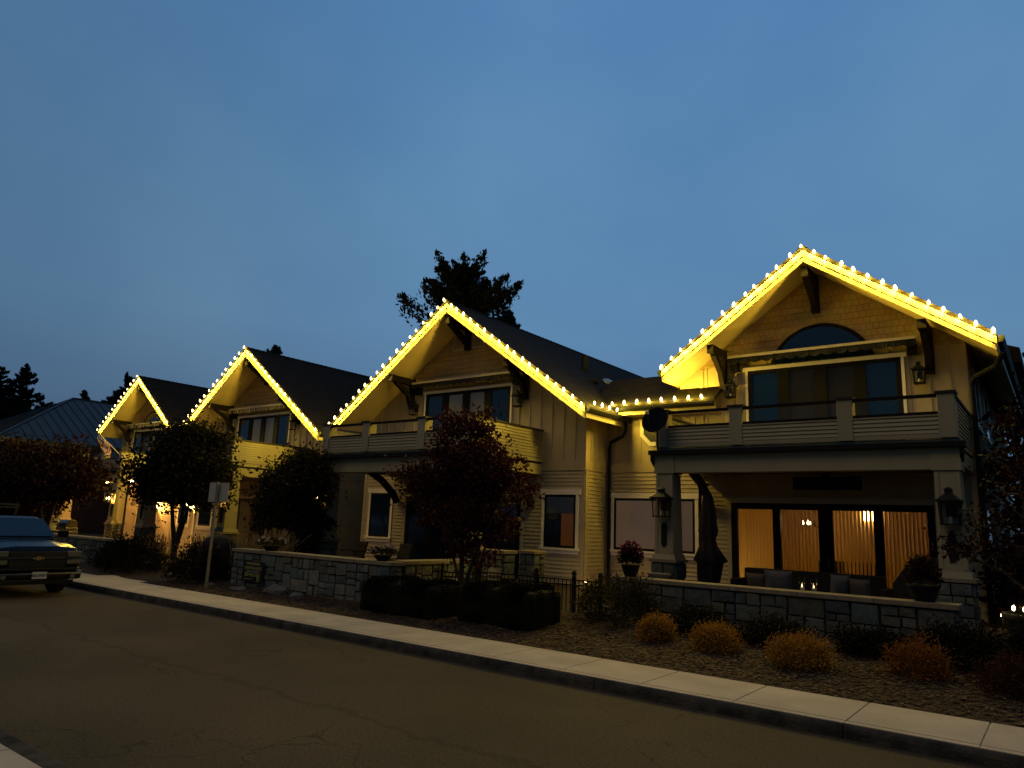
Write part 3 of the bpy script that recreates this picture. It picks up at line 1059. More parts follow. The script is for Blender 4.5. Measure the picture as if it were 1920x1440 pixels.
    # --- upper lanterns
    for s in (-1, 1):
        lantern(root, xc + s * 2.32, Yw - .03, z_(5.8), z_(6.33), .24)
    # --- balcony
    bx0, bx1 = xc - 3.27, xc + 3.27
    bal = MB().box(bx0 + .02, bx1 - .02, Yb + .06, Yw - .05, z_(4.0), z_(4.12)).build('balcony', M['porch'], root)
    pn = MB()
    # front parapet in lap boards between the posts, sides taller
    pn.lap((bx0 + .3, Yb + .03, 0), (1, 0, 0), (0, -1, 0), bx1 - bx0 - .6, z_(4.23), z_(4.58), .088, .028)
    pn.box(bx0 + .3, bx1 - .3, Yb + .032, Yb + .12, z_(4.13), z_(4.58))
    pn.box(bx0 + .3, bx1 - .3, Yb + .01, Yb + .032, z_(4.13), z_(4.23))
    pn.box(bx0 + .3, bx1 - .3, Yb + .0, Yb + .13, z_(4.58), z_(4.61))
    for s in (-1, 1):
        xa = xc + s * 3.27
        xi = xa - s * .1
        for nn, xx in (((s, 0, 0), xa - s * .018), ((-s, 0, 0), xi)):
            ya, yb = Yb + .32, Yw - .24
            pn.lap((xx, ya, 0), (0, 1, 0), nn, yb - ya, z_(4.24), z_(4.95), .088, .030)
        pn.box(xi, xa - s * .02, Yb + .3, Yw - .03, z_(4.13), z_(4.95))
        for yA, yB in ((Yb + .30, Yb + .34), (Yw - .26, Yw - .04)):
            pn.box(xi - s * .006, xa, yA, yB, z_(4.13), z_(4.95))
        pn.box(xi - s * .006, xa, Yb + .34, Yw - .26, z_(4.13), z_(4.23))
        pn.box(xi, xa, Yb + .3, Yw - .03, z_(4.0), z_(4.08))
    pn.build('parapet', M['porch'], bal)
    sc = MB()
    for s in (-1, 1):
        xa = xc + s * 3.27
        sc.box(xa - s * .16, xa + s * .03, Yb + .0, Yw - .03, z_(4.952), z_(5.0))
    sc.build('parapet_cap', M['railcap'], bal)
    pxs = [(bx0, bx0 + .31), (xc - 1.36, xc - 1.05), (xc + 1.05, xc + 1.36), (bx1 - .31, bx1)]
    for k, (a, b_) in enumerate(pxs):
        p = MB().box(a, b_, Yb - .012, Yb + .3, z_(4.13), z_(5.03))
        po = p.build('balcony_post', M['porch'], bal, bevel=.008)
        MB().box(a - .035, b_ + .035, Yb - .045, Yb + .33, z_(5.032), z_(5.085)).build('post_cap', M['railcap'], po)
    rl = MB()
    for (a, b_) in zip(pxs[:-1], pxs[1:]):
        rl.box(a[1], b_[0], Yb + .045, Yb + .115, z_(4.975), z_(5.045))
        rl.box(a[1], b_[0], Yb + .05, Yb + .11, z_(4.625), z_(4.68))
    rl.build('railing', M['bronze'], bal)
    gl = MB()
    for (a, b_) in zip(pxs[:-1], pxs[1:]):
        gl.quad((a[1], Yb + .08, z_(4.675)), (b_[0], Yb + .08, z_(4.675)), (b_[0], Yb + .08, z_(4.985)), (a[1], Yb + .08, z_(4.985)))
    gl.build('glass_panel', M['glass'], bal)
    # --- porch beam, gutter, pillars
    bm = MB()
    zB0, zB1 = z_(3.50), z_(3.93)
    bm.box(bx0, bx1, Yb, Yb + .42, zB0, zB1)
    for s in (-1, 1):
        xa = xc + s * 3.27
        bm.box(xa - s * .42, xa, Yb + .42, Yw - .05, zB0 + .12, zB1)
        a, b_ = (xa, xa - s * .5)
        bm.box(xa + s * .025, xa - s * .5, Yb - .025, Yb + .48, zB0 - .02, zB1)
    for t in (-.36, .36):
        bm.box(xc + t * 3 - .008, xc + t * 3 + .008, Yb - .004, Yb, zB0, zB1)
    bm.build('porch_beam', M['porch'], root)
    pg = MB().box(bx0 - .13, bx1 + .13, Yb - .16, Yb + .02, z_(3.935), z_(4.045))
    pg.box(bx0 - .1, bx1 + .1, Yb + .02, Yb + .3, z_(3.935), z_(4.0))
    for s in (-1, 1):
        pg.bar((xc + s * 3.33, Yb - .07, z_(3.94)), (xc + s * 3.33, Yb - .07, z_(3.80)), .07, .07)
        pg.bar((xc + s * 3.33, Yb - .07, z_(3.82)), (xc + s * 3.30, Yb + .06, z_(3.66)), .07, .07)
    pg.build('porch_gutter', M['metal'], root)
    cl = MB().box(bx0 + .45, bx1 - .45, Yb + .42, Yw - .04, z_(3.66), z_(3.74))
    cl.build('porch_ceiling', M['ceil'], root)
    for s in (-1, 1):
        a, b_ = xc + s * 3.27, xc + s * 2.8
        p = MB()
        cxp, cyp = (a + b_) / 2, Yb + .235
        p.taper(cxp, cyp, 1.52, z_(3.47), .255, .255, .225, .225)
        p.taper(cxp, cyp, 1.40, 1.52, .31, .31, .285, .285)
        for q in (-1, 1):
            p.bar((cxp + q * .205, cyp - .252, 1.56), (cxp + q * .18, cyp - .232, z_(3.44)), .07, .03, (0, 1, 0))
        po = p.build('porch_pillar', M['porch'], root)
        MB().taper(cxp, cyp, 1.33, 1.40, .36, .36, .36, .36).build('pillar_cap', M['cap'], po)
        MB().box(cxp - .29, cxp + .29, cyp - .29, cyp + .29, .3, 1.325).build('pillar_core', M['mortar'], po)
        w2 = .6
        fs = [((cxp - .3, cyp - .3, 0), (1, 0, 0), (0, -1, 0), w2, .3, 1.32), ((cxp + .3, cyp - .3, 0), (0, 1, 0), (1, 0, 0), w2, .3, 1.32), ((cxp - .3, cyp + .3, 0), (0, -1, 0), (-1, 0, 0), w2, .3, 1.32)]
        stone_faces('pillar_stone', fs, po, seed * 10 + s)
        lit = lights.get(s, 0)
        lantern(root, cxp + .03, cyp - .25, 2.42 + D * .5, 3.13 + D * .5, .34, lit > 0, max(lit, .1))
        pl = [(cxp - .07, 1.78), (cxp - .035, 1.70), (cxp + .035, 1.70), (cxp + .07, 1.78), (cxp + .07, 2.18), (cxp + .035, 2.27), (cxp - .035, 2.27), (cxp - .07, 2.18)]
        norm_fix(MB().prism(pl, 'y', cyp - .275, cyp - .24).build('house_plaque', M['metal'], root))
        # knee brace from wall up to the beam
        kb = MB()
        kx = xc + s * 2.95
        pts = [(Yw - .1, z_(2.70)), (Yw - .3, z_(2.98)), (Yw - .85, z_(3.40)), (Yw - 1.5, z_(3.70))]
        for i in range(3):
            kb.bar((kx, pts[i][0], pts[i][1]), (kx, pts[i + 1][0], pts[i + 1][1]), .15, .2)
        kb.build('knee_brace', M['wood'], root)
    # --- patio doors
    px0, px1 = xc - dw, xc + dw
    if xc < -35: px0, px1 = xc - .35, xc + 1.25
    d = casing(px0, px1, .46, dtop - .03, Yw, .15, .1, sill=False).build('patio_door', M['trim'], root)
    fr = MB()
    zt_, zg = dtop - .03, dtop - .19
    fr.box(px0, px1, Yw - .045, Yw + .07, zg, zt_)
    fr.box(px0, px1, Yw - .045, Yw + .07, .46, .60)
    pw = (px1 - px0) / 4
    for k in range(5):
        c = px0 + pw * k
        hw_ = (.16, .10, .165, .10, .16)[k]
        a = px0 if k == 0 else c - hw_; b_ = px1 if k == 4 else c + hw_
        fr.box(a, b_, Yw - .045 - (.015 if k == 2 else 0), Yw + .07, .6, zg)
    fr.build('door_frame', M['bronze'], d)
    for k in range(4):
        a = px0 + pw * k + (.16, .10, .165, .10)[k]; b_ = px0 + pw * (k + 1) - (.10, .165, .10, .16)[k]
        if open_room:
            MB().quad((a, Yw + .02, .6), (b_, Yw + .02, .6), (b_, Yw + .02, zg), (a, Yw + .02, zg)).build('pane', M['glass'], d)
            bl = MB()
            xx = a - .04
            i = 0
            sp_ = .088
            while xx < b_ + .04:
                rndk = random.Random(k * 100 + i)
                ang = (radians(20), radians(77), radians(64), radians(44))[k] + rndk.uniform(-.10, .10)
                if k == 2 and i < 3: ang = radians(86)
                if k == 1 and i in (7, 8): ang = radians(80)
                hx_, hy_ = .048 * cos(ang), .048 * sin(ang)
                cy_ = Yw + .17
                n_ = 3
                for q in range(n_):
                    f0, f1 = -1 + 2 * q / n_, -1 + 2 * (q + 1) / n_
                    cv = lambda f: .008 * (1 - f * f)
                    bl.quad((xx + hx_ * f0, cy_ + hy_ * f0 - cv(f0), .5), (xx + hx_ * f1, cy_ + hy_ * f1 - cv(f1), .5),
                            (xx + hx_ * f1, cy_ + hy_ * f1 - cv(f1), zg + .05), (xx + hx_ * f0, cy_ + hy_ * f0 - cv(f0), zg + .05))
                xx += sp_; i += 1
            bl.build('vertical_blind', M['blind'], d)
        else:
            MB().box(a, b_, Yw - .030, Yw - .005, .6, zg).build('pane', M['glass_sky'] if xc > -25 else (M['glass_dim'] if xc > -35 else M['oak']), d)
    MB().box(xc + .04, xc + .07, Yw - .09, Yw - .046, 1.35, 1.6).build('handle', M['chrome'], d)
    if large:
        window(root, xc - 4.38, xc - 3.32, 1.46, z_(3.02), Yw, 'dark')
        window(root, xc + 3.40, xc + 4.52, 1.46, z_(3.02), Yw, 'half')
    if open_room:
        rm = MB()
        a, b_, y0_, y1_, z0_, z1_ = xc - 3.1, xc + 3.1, Yw + .14, Yw + 5.2, .42, 3.2
        rm.quad((a, y1_, z0_), (b_, y1_, z0_), (b_, y1_, z1_), (a, y1_, z1_))
        rm.quad((a, y0_, z0_), (a, y1_, z0_), (a, y1_, z1_), (a, y0_, z1_))
        rm.quad((b_, y0_, z0_), (b_, y1_, z0_), (b_, y1_, z1_), (b_, y0_, z1_))
        rm.quad((a, y0_, z1_), (b_, y0_, z1_), (b_, y1_, z1_), (a, y1_, z1_))
        rm.quad((a, y0_, z0_), (b_, y0_, z0_), (b_, y1_, z0_), (a, y1_, z0_))
        rm.build('living_room', paint('room_paint', (.34, .21, .08), .8, .1, 2), root)
    return root, dict(xc=xc, half=half, Yw=Yw, Yg=Yg, Yb=Yb, zt=zt, wl=wl, D=D, root=root, roof=roof)

def name_h3(xc):
    return -30 < xc < -25

near_house, h1 = house('gabled_house', 'rightmost cream gabled house with amber lit patio blinds and an arched gable window', -4.84, False, 0.0, {}, 3)
mid_house, h2 = house('gabled_house', 'wide cream gabled house behind the red maple, with two louvred vents under its peak', -15.98, True, 0.0, {-1: 1.2}, 4)
left_house, h3 = house('gabled_house', 'wide cream gabled house second from the left, with a striped awning over its balcony', -28.0, True, -.15, {1: 16, -1: 0}, 5)
far_house, h4 = house('gabled_house', 'leftmost cream gabled house, flag on its balcony and orange lit porch', -40.2, False, -.1, {1: 90, -1: 150}, 6)

# ---- low links between the houses, built as parts of the end houses
def link(h, x0, x1, xe0, xe1, y, ztop, lit_win, root):
    D = h['D']
    zb = 4.05 + D
    u = MB().box(x0, x1, y + .004, y + .12, zb, ztop - .05)
    battens(u, x0, x1, y + .004, zb, lambda x: ztop - .06, .43, .1)
    u.build('link_upper_wall', M['wallboard'], root)
    MB().box(x0, x1, y - .03, y + .1, 3.76 + D, zb - .003).build('link_belt_board', M['wallboard'], root)
    lo = MB().lap((x0, y + .003, 0), (1, 0, 0), (0, -1, 0), x1 - x0, .3, 3.755 + D, .115, .026)
    lo.box(x0, x1, y + .006, y + .1, .3, 3.755 + D)
    lo.build('link_lower_wall', M['siding'], root)
    ye = y - .6
    ze = ztop + .02
    r = MB()
    yr = y + 1.0
    r.prism([(ye - .03, ze), (yr, ze + S * (yr - ye)), (y + 4, ze - .2), (y + 4, ze - .4), (yr, ze + S * (yr - ye) - .1), (ye - .03, ze - .1)], 'x', xe0, xe1)
    rr = norm_fix(r.build('link_roof', M['roof_front'], root))
    MB().box(xe0, xe1, ye, ye + .03, ze - .33, ze - .11).build('link_fascia', M['fascia'], rr)
    MB().box(xe0 + .05, xe1 - .05, ye + .03, y - .005, ze - .31, ze - .27).build('link_soffit', M['soffit'], rr)
    gt = MB().prism([(ye - .003, ze - .10), (ye - .13, ze - .09), (ye - .135, ze - .15), (ye - .09, ze - .22), (ye - .003, ze - .22)], 'x', xe0 + .1, xe1)
    norm_fix(gt.build('link_gutter', M['metal'], rr))
    return ye, ze
ye1, ze1 = link(h1, -11.18, -8.12, -11.6, -7.45, 19.5, 5.72, True, near_house)
norm_fix(MB().prism([(-8.74, 5.75), (-8.1, 5.75), (-8.1, 6.9), (-8.74, 6.42)], 'y', 19.51, 19.62).build('eave_return', M['wallboard'], near_house))
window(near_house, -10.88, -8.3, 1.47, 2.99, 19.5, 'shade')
# octagonal window of the link
ow = MB()
occ = [(-9.50 + .56 * cos(radians(22.5 + 45 * k)), 5.06 + .56 * sin(radians(22.5 + 45 * k))) for k in range(8)]
oci = [(-9.50 + .44 * cos(radians(22.5 + 45 * k)), 5.06 + .44 * sin(radians(22.5 + 45 * k))) for k in range(8)]
for k in range(8):
    j = (k + 1) % 8
    ow.prism([occ[k], occ[j], oci[j], oci[k]], 'y', 19.45, 19.52)
owo = norm_fix(ow.build('octagonal_window', M['white'], near_house))
norm_fix(MB().prism(oci, 'y', 19.475, 19.5).build('pane', M['glass_dim'], owo))
# downpipe in the corner of the link
dp = MB().tube([(-10.36, 19.2, 5.28), (-10.36, 19.2, 5.0), (-10.55, 19.35, 4.85), (-10.98, 19.38, 4.68), (-11.03, 19.40, 4.5), (-11.03, 19.40, .4)], .05, 8)
dp.build('downpipe', M['metal'], near_house)
dp = MB().tube([(-.78, 18.6, 6.22), (-.95, 18.9, 5.98), (-1.38, 19.3, 5.85), (-1.47, 19.42, 5.7), (-1.47, 19.42, .4)], .06, 8)
dp.build('downpipe', M['metal'], near_house)
ye3, ze3 = link(h4, -36.95, -32.75, -37.2, -32.4, 19.5, 5.72, False, far_house)
window(far_house, -36.2, -35.2, 1.47, 2.9, 19.5, 'dark')
dp = MB().tube([(-36.75, 16.5, 3.75), (-36.75, 16.6, 3.6), (-36.66, 17.0, 3.4), (-36.66, 17.0, .4)], .055, 8)
dp.build('downpipe', M['metal'], far_house)
# glazed door standing in the lit link of the far house
dd = casing(-34.6, -33.6, .46, 2.6, 19.5, .14, .1, sill=False).build('entrance_door', M['white'], far_house)
MB().box(-34.6, -33.6, 19.46, 19.5, .46, 2.6).build('door_leaf', paint('oak_door', (.20, .09, .03), .5, .3, 4, streak=True), dd)
lantern(far_house, -38.55, 19.47, 2.25, 2.8, .25, True, 650)
lantern(far_house, -35.0, 19.47, 2.25, 2.8, .25, True, 600)
for lx in (-41.3, -38.4):
    MB().lathe([(.10, 0), (.17, .02), (.17, .09), (.05, .10)], (lx, 17.9, 3.44), 14).build('ceiling_lamp', M['flame'], far_house)
    point('porch_glow', (lx, 17.9, 3.36), 110, (1., .48, .10), far_house, .06)
# side wall windows of the near house
for (ya, yb_, za, zb_) in ((20.9, 21.9, 4.9, 6.2), (23.4, 24.6, 4.9, 6.2), (21.2, 22.4, 1.5, 2.9)):
    wn = MB()
    xa = -1.56
    wn.box(xa, xa + .05, ya - .1, yb_ + .1, zb_, zb_ + .16)
    wn.box(xa, xa + .045, ya - .1, ya, za, zb_); wn.box(xa, xa + .045, yb_, yb_ + .1, za, zb_)
    wn.box(xa, xa + .07, ya - .12, yb_ + .12, za - .08, za)
    wo = wn.build('side_window', M['white'], near_house)
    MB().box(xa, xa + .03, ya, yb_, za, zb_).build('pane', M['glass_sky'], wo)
# rear eave that juts out past the side wall
re_ = MB().prism([(-1.6, 7.55), (-.58, 7.15), (-.58, 6.75), (-1.6, 6.75)], 'y', 22.5, 32)
re_.prism([(-1.6, 8.2), (-.72, 7.3), (-.72, 6.9), (-1.6, 6.9)], 'y', 24.8, 32.5)
norm_fix(re_.build('rear_eave', M['roof'], near_house))
# roof fittings of the wide house
zr = lambda x: h2['zt'] - S * abs(x - h2['xc'])
pv = MB().tube([(-13.7, 22.2, zr(-13.7) - .1), (-13.7, 22.2, zr(-13.7) + .52)], .13, 12)
pv.build('flue_pipe', M['metal'], mid_house)
sk = MB()
base = len(sk.v)
sx, sy = -12.85, 22.6
prof = []
for i in range(7):
    t = i / 6 * pi / 2
    prof.append((.36 * cos(t), .17 * sin(t)))
sk.lathe(prof, (0, 0, 0), 20)
vs = []
for (a, b, c) in sk.v:
    vs.append((sx + a * .82 + c * .575, sy + b, zr(sx) - a * .575 + c * .82 + .03))
sk.v = vs
sk.build('skylight_dome', darkglass('skylight_acrylic', (.12, .15, .15), .15, .9), mid_house, smooth=True)
vb = MB().bar((-12.57, 20.9, zr(-12.57) + .06), (-12.57, 21.2, zr(-12.57) + .06), .3, .1)
vb.build('roof_vent', M['metal'], mid_house)

# ------------------------------------------------------------------ string lights
bulb_me = None
def bulb_mesh():
    m_ = MB().lathe([(.012, -.03), (.016, -.01), (.026, .012), (.030, .035), (.024, .062), (.010, .084), (.002, .09)], (0, 0, 0), 8)
    me = bpy.data.meshes.new('bulb')
    me.from_pydata(m_.v, [], m_.f)
    me.polygons.foreach_set('use_smooth', [True] * len(me.polygons))
    me.materials.append(M['bulb'])
    return me
bulb_me = bulb_mesh()
bulb_light = bpy.data.lights.new('bulb_light', 'POINT')
bulb_light.energy = 52.0
bulb_light.color = WARM
bulb_light.shadow_soft_size = .03
far_light = bulb_light.copy()
far_light.energy = 38.0
def string(label, runs, group=None, ld=None):
    p0 = Vector(runs[0][0])
    t = thing('string_lights', p0, label, 'string lights', group)
    c = MB()
    for pts in runs:
        line = []
        for p, q in zip(pts[:-1], pts[1:]):
            p, q = Vector(p), Vector(q)
            sg_ = random.uniform(.015, .05)
            for f in (0, .25, .5, .75):
                line.append(p + (q - p) * f - Vector((0, 0, .035 + sg_ * 4 * f * (1 - f))))
        line.append(Vector(pts[-1]) - Vector((0, 0, .035)))
        c.tube(line, .007, 5)
        for p in pts:
            c.tube([Vector(p) - Vector((0, 0, .05)), Vector(p) - Vector((0, 0, .012))], .016, 6)
            c.box(p[0] - .012, p[0] + .012, p[1] - .01, p[1] + .09, p[2] - .05, p[2] - .044)
    c.build('cord', M['metal'], t)
    for pts in runs:
        for p in pts:
            b = bpy.data.objects.new('bulb', bulb_me)
            col.objects.link(b)
            b.parent = t
            b.location = Vector(p) - p0
            b.scale = [random.uniform(1.0, 1.4)] * 3
            b.rotation_euler = (random.uniform(-.25, .1), random.uniform(-.2, .2), random.uniform(0, 6))
            l = bpy.data.objects.new('bulb_light', ld or bulb_light)
            col.objects.link(l)
            l.parent = b
            l.location = (0, 0, .04)
    return t
def rake_points(h, s, n, skip=0):
    pts = []
    for k in range(skip, n):
        d = (h['half'] - .02) * k / (n - 1)
        if 0 < k < n - 1: d += random.uniform(-.035, .035)
        pts.append((h['xc'] + s * d, h['Yg'] - .13, h['zt'] - .075 - S * d + random.uniform(-.008, .008)))
    return pts
def eave_run(x, y0, y1, z, n):
    return [(x, y0 + (y1 - y0) * (k + .6) / n, z) for k in range(n)]
string('warm white bulb string along the peaked roof edge of the rightmost house', [rake_points(h1, -1, 14), rake_points(h1, 1, 14, 1)])
e2 = h2['zt'] - S * h2['half']
string('bulb string along the gable and right eave of the wide house behind the maple',
       [rake_points(h2, -1, 19), rake_points(h2, 1, 19, 1), eave_run(h2['xc'] + h2['half'] + .14, 17.05, 19.2, e2 + .0, 5)], None, far_light)
string('short level bulb string along the low link eave left of the rightmost house',
       [[(-10.62 + .405 * k, ye1 - .1, ze1 + .0) for k in range(8)]])
string('bulb string along the gable of the house with the striped awning', [rake_points(h3, -1, 19), rake_points(h3, 1, 19, 1)], None, far_light)
string('bulb string along the gable of the leftmost house above the flag', [rake_points(h4, -1, 14), rake_points(h4, 1, 14, 1)], None, far_light)
string('level bulb string on the eave in the dip between the two leftmost gables',
       [[(-36.2 + .42 * k, ye3 - .1, ze3) for k in range(8)]])
#SECTION3
# ------------------------------------------------------------------ vegetation
def cards(P, size, rnd_, up_bias=.0, narrow=.55, jitter=.35, dirs=None):
    """numpy: pointed leaf quads at P (N,3); returns verts, faces"""
    n = len(P)
    d = rnd_.normal(size=(n, 3)) if dirs is None else dirs + rnd_.normal(size=(n, 3)) * jitter
    d[:, 2] += up_bias
    d /= np.linalg.norm(d, axis=1)[:, None] + 1e-9
    a = rnd_.normal(size=(n, 3))
    s = np.cross(d, a); s /= np.linalg.norm(s, axis=1)[:, None] + 1e-9
    L_ = size * rnd_.uniform(.65, 1.35, n)[:, None]
    W2 = L_ * narrow * .5
    V = np.empty((n, 4, 3))
    V[:, 0] = P - d * L_ * .5
    V[:, 1] = P + s * W2 - d * L_ * .05
    V[:, 2] = P + d * L_ * .5
    V[:, 3] = P - s * W2 - d * L_ * .05
    return V.reshape(-1, 3)

def mesh_cards(name, V, mat, parent=None):
    off = np.array(origin(parent)) if parent is not None else np.zeros(3)
    V = V - off
    n = len(V) // 4
    me = bpy.data.meshes.new(name)
    me.vertices.add(len(V)); me.vertices.foreach_set('co', V.astype(np.float32).ravel())
    me.loops.add(n * 4); me.loops.foreach_set('vertex_index', np.arange(n * 4, dtype=np.int32))
    me.polygons.add(n); me.polygons.foreach_set('loop_start', np.arange(0, n * 4, 4, dtype=np.int32))
    me.polygons.foreach_set('loop_total', np.full(n, 4, dtype=np.int32))
    me.update()
    me.validate()
    me.materials.append(mat)
    o = bpy.data.objects.new(name, me)
    col.objects.link(o)
    if parent is not None: o.parent = parent
    return o

def shell_points(n, c, r, rnd_, lo=.55, flat=-.35):
    d = rnd_.normal(size=(n * 2, 3)); d /= np.linalg.norm(d, axis=1)[:, None]
    d = d[d[:, 2] > flat][:n]
    k = rnd_.uniform(lo, 1.0, len(d))[:, None]
    return np.array(c) + d * np.array(r) * k, d

def shrub(name, label, cat, loc, r, mat, n_clump, n_leaf, leaf, seed, group=None, up_=.5, ragged=.16, stems=True):
    rr = np.random.default_rng(seed)
    x, y, z = loc
    t = thing(name, (x, y, z), label, cat, group)
    c = (x, y, z + r[2] * .38)
    P, d = shell_points(n_clump, c, (r[0], r[1], r[2] * .66), rr, .62, -.55)
    P += rr.normal(size=P.shape) * np.array(r) * ragged * .6
    pts, dr = [], []
    for p, dd in zip(P, d):
        k = int(n_leaf * rr.uniform(.6, 1.4))
        pts.append(p + rr.normal(size=(k, 3)) * leaf * rr.uniform(1.1, 2.1))
        dr.append(np.tile(dd, (k, 1)))
    P2 = np.concatenate(pts); D2 = np.concatenate(dr)
    keep = P2[:, 2] > z + .01
    mesh_cards('foliage', cards(P2[keep], leaf, rr, up_, .5, .55, D2[keep]), mat, t)
    if stems:
        s = MB()
        for k in range(0, len(P), max(1, len(P) // 14)):
            p = P[k]
            s.tube([(x + random.uniform(-.05, .05), y + random.uniform(-.05, .05), z - .05), ((x + p[0]) / 2, (y + p[1]) / 2, z + (p[2] - z) * .45), tuple(p)], [.012, .009, .004], 4, False)
        s.build('stem', M['bark'], t)
    return t

def tree(name, label, cat, base, trunks, lobes, mat, n_clump, n_leaf, leaf, seed, spread=.2, group=None, bark=None, narrow=.6):
    """trunks: list of polylines (x,y,z offsets, radius); lobes: ellipsoids (centre, radii, weight) the clumps grow in"""
    rr = np.random.default_rng(seed)
    t = thing(name, base, label, cat, group)
    B = np.array(base)
    tb = MB()
    nodes = []
    for tr in trunks:
        pts = [B + np.array(p[:3]) for p in tr]
        tb.tube(pts, [p[3] for p in tr], 8)
        for p, q in zip(pts[len(pts) // 3:-1], pts[len(pts) // 3 + 1:]):
            for f in (0., .33, .66, 1.): nodes.append(p + (q - p) * f)
    nodes = np.array(nodes)
    wts = np.array([l[2] for l in lobes]); wts = wts / wts.sum()
    C, Dd = [], []
    for (c, r, _), k in zip(lobes, np.maximum(1, (wts * n_clump).astype(int))):
        P, d = shell_points(k, B + np.array(c), r, rr, .25, -1.1)
        C.append(P); Dd.append(d)
    C = np.concatenate(C); Dd = np.concatenate(Dd)
    pts, dr = [], []
    for i, (p, dd) in enumerate(zip(C, Dd)):
        k = int(n_leaf * rr.uniform(.45, 1.5))
        sprd = spread * rr.uniform(.6, 1.4)
        pts.append(p + rr.normal(size=(k, 3)) * np.array((1, 1, .75)) * sprd)
        dr.append(np.tile(dd * .5 + np.array((0, 0, -.15)), (k, 1)))
        # twig from the nearest limb
        j = np.argmin(((nodes - p) ** 2).sum(1) + np.maximum(0, nodes[:, 2] - p[2]) * 2)
        q = nodes[j]
        mid = (q + p) / 2 + rr.normal(size=3) * .06 + np.array((0, 0, -.05))
        tb.tube([q, mid, p], [.022, .013, .005], 4, False)
    tb.build('trunk', bark or M['bark'], t)
    P2 = np.concatenate(pts); D2 = np.concatenate(dr)
    mesh_cards('crown', cards(P2, leaf, rr, 0, narrow, .8, D2), mat, t)
    return t

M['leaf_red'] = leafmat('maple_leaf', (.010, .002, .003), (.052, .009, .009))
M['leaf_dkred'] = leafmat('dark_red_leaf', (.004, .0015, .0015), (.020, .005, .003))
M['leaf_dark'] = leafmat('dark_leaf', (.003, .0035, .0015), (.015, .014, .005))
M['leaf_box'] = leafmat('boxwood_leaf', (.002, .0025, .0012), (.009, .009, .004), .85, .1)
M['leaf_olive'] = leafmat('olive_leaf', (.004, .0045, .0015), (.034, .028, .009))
M['leaf_gold'] = leafmat('golden_leaf', (.05, .020, .003), (.44, .215, .028), .8, .3)
M['leaf_rust'] = leafmat('rust_leaf', (.03, .009, .003), (.26, .095, .018), .8, .3)
M['leaf_brown'] = leafmat('brown_red_leaf', (.02, .006, .004), (.07, .025, .012), .8, .3)
M['needle'] = leafmat('conifer_needle', (.004, .006, .004), (.014, .018, .010), .9, .05)
M['grassblade'] = leafmat('dry_grass_blade', (.10, .07, .03), (.36, .26, .11), .8, .3)

# golden shrubs along the bed
for (x, y, r, h, mt, lab, sd) in (
        (-5.72, 11.75, .27, .36, 'leaf_gold', 'small golden mound shrub at the left end of the golden row', 21),
        (-4.62, 11.62, .35, .38, 'leaf_gold', 'rounded golden shrub, second from the left in the row by the bark bed', 22),
        (-3.25, 11.36, .43, .40, 'leaf_gold', 'widest golden shrub in the middle of the row by the bark bed', 23),
        (-1.80, 11.75, .34, .42, 'leaf_rust', 'ragged rust orange shrub in front of the right end of the stone wall', 24),
        (-.70, 11.45, .36, .42, 'leaf_brown', 'brownish red shrub at the far right edge beside the sidewalk', 25)):
    if mt == 'leaf_gold':
        shrub('golden_shrub', lab, 'shrub', (x, y, gz(x, y) - .02), (r, r * .85, h), M[mt], 300, 34, .034, sd, 'low shrubs along the bark bed', .22, .10)
    else:
        shrub('golden_shrub', lab, 'shrub', (x, y, gz(x, y) - .02), (r, r * .85, h), M[mt], 170, 30, .038, sd, 'low shrubs along the bark bed', .3, .28)
# dark evergreen shrubs behind them
for (x, y, r, h, mt, lab, sd) in (
        (-7.0, 12.75, .78, .80, 'leaf_olive', 'large leafy dark green shrub left of the patio wall beside the fence', 31),
        (-5.35, 12.75, .5, .34, 'leaf_dark', 'dark green shrub behind the two left golden shrubs', 32),
        (-4.05, 12.6, .52, .34, 'leaf_dark', 'dark green shrub behind the widest golden shrub', 33),
        (-2.55, 12.75, .5, .30, 'leaf_box', 'nearly black shrub under the right half of the stone wall', 34),
        (-1.42, 12.75, .55, .50, 'leaf_box', 'nearly black shrub at the right corner of the stone wall', 35),
        (-.30, 12.6, .6, .6, 'leaf_box', 'nearly black shrub in front of the barrel planter', 36)):
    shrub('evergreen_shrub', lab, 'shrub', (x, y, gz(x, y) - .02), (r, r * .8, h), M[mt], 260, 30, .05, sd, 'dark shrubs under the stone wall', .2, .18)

def hedge(label, x0, x1, y0, y1, h, seed):
    rr = np.random.default_rng(seed)
    t = thing('clipped_hedge', ((x0 + x1) / 2, (y0 + y1) / 2, .15), label, 'hedge', 'clipped boxwood hedges')
    n = int(24000 * (x1 - x0) / 2)
    cx_, cy_, hx, hy = (x0 + x1) / 2, (y0 + y1) / 2, (x1 - x0) / 2, (y1 - y0) / 2
    d = rr.normal(size=(n, 3)); d /= np.linalg.norm(d, axis=1)[:, None]
    p = np.sign(d) * np.abs(d) ** .42          # superellipsoid: rounded box
    k = rr.uniform(.70, 1.02, n)[:, None] ** .6
    lump = 1 + .05 * np.sin(p[:, :1] * 6 + 1) * np.cos(p[:, 1:2] * 4) + .035 * np.sin(p[:, :1] * 13)
    P = np.array((cx_, cy_, .15 + h * .46)) + p * k * lump * np.array((hx, hy, h * .54)) / 1.08
    keep = P[:, 2] > .14
    mesh_cards('foliage', cards(P[keep], .05, rr, .3, .6, .6, d[keep]), M['leaf_box'], t)
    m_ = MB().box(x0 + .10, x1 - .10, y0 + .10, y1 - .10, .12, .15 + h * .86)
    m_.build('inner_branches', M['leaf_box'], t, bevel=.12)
    return t
hedge('clipped dark hedge in front of the red maple trunk, left one of the pair', -12.25, -9.9, 10.62, 11.9, .78, 41)
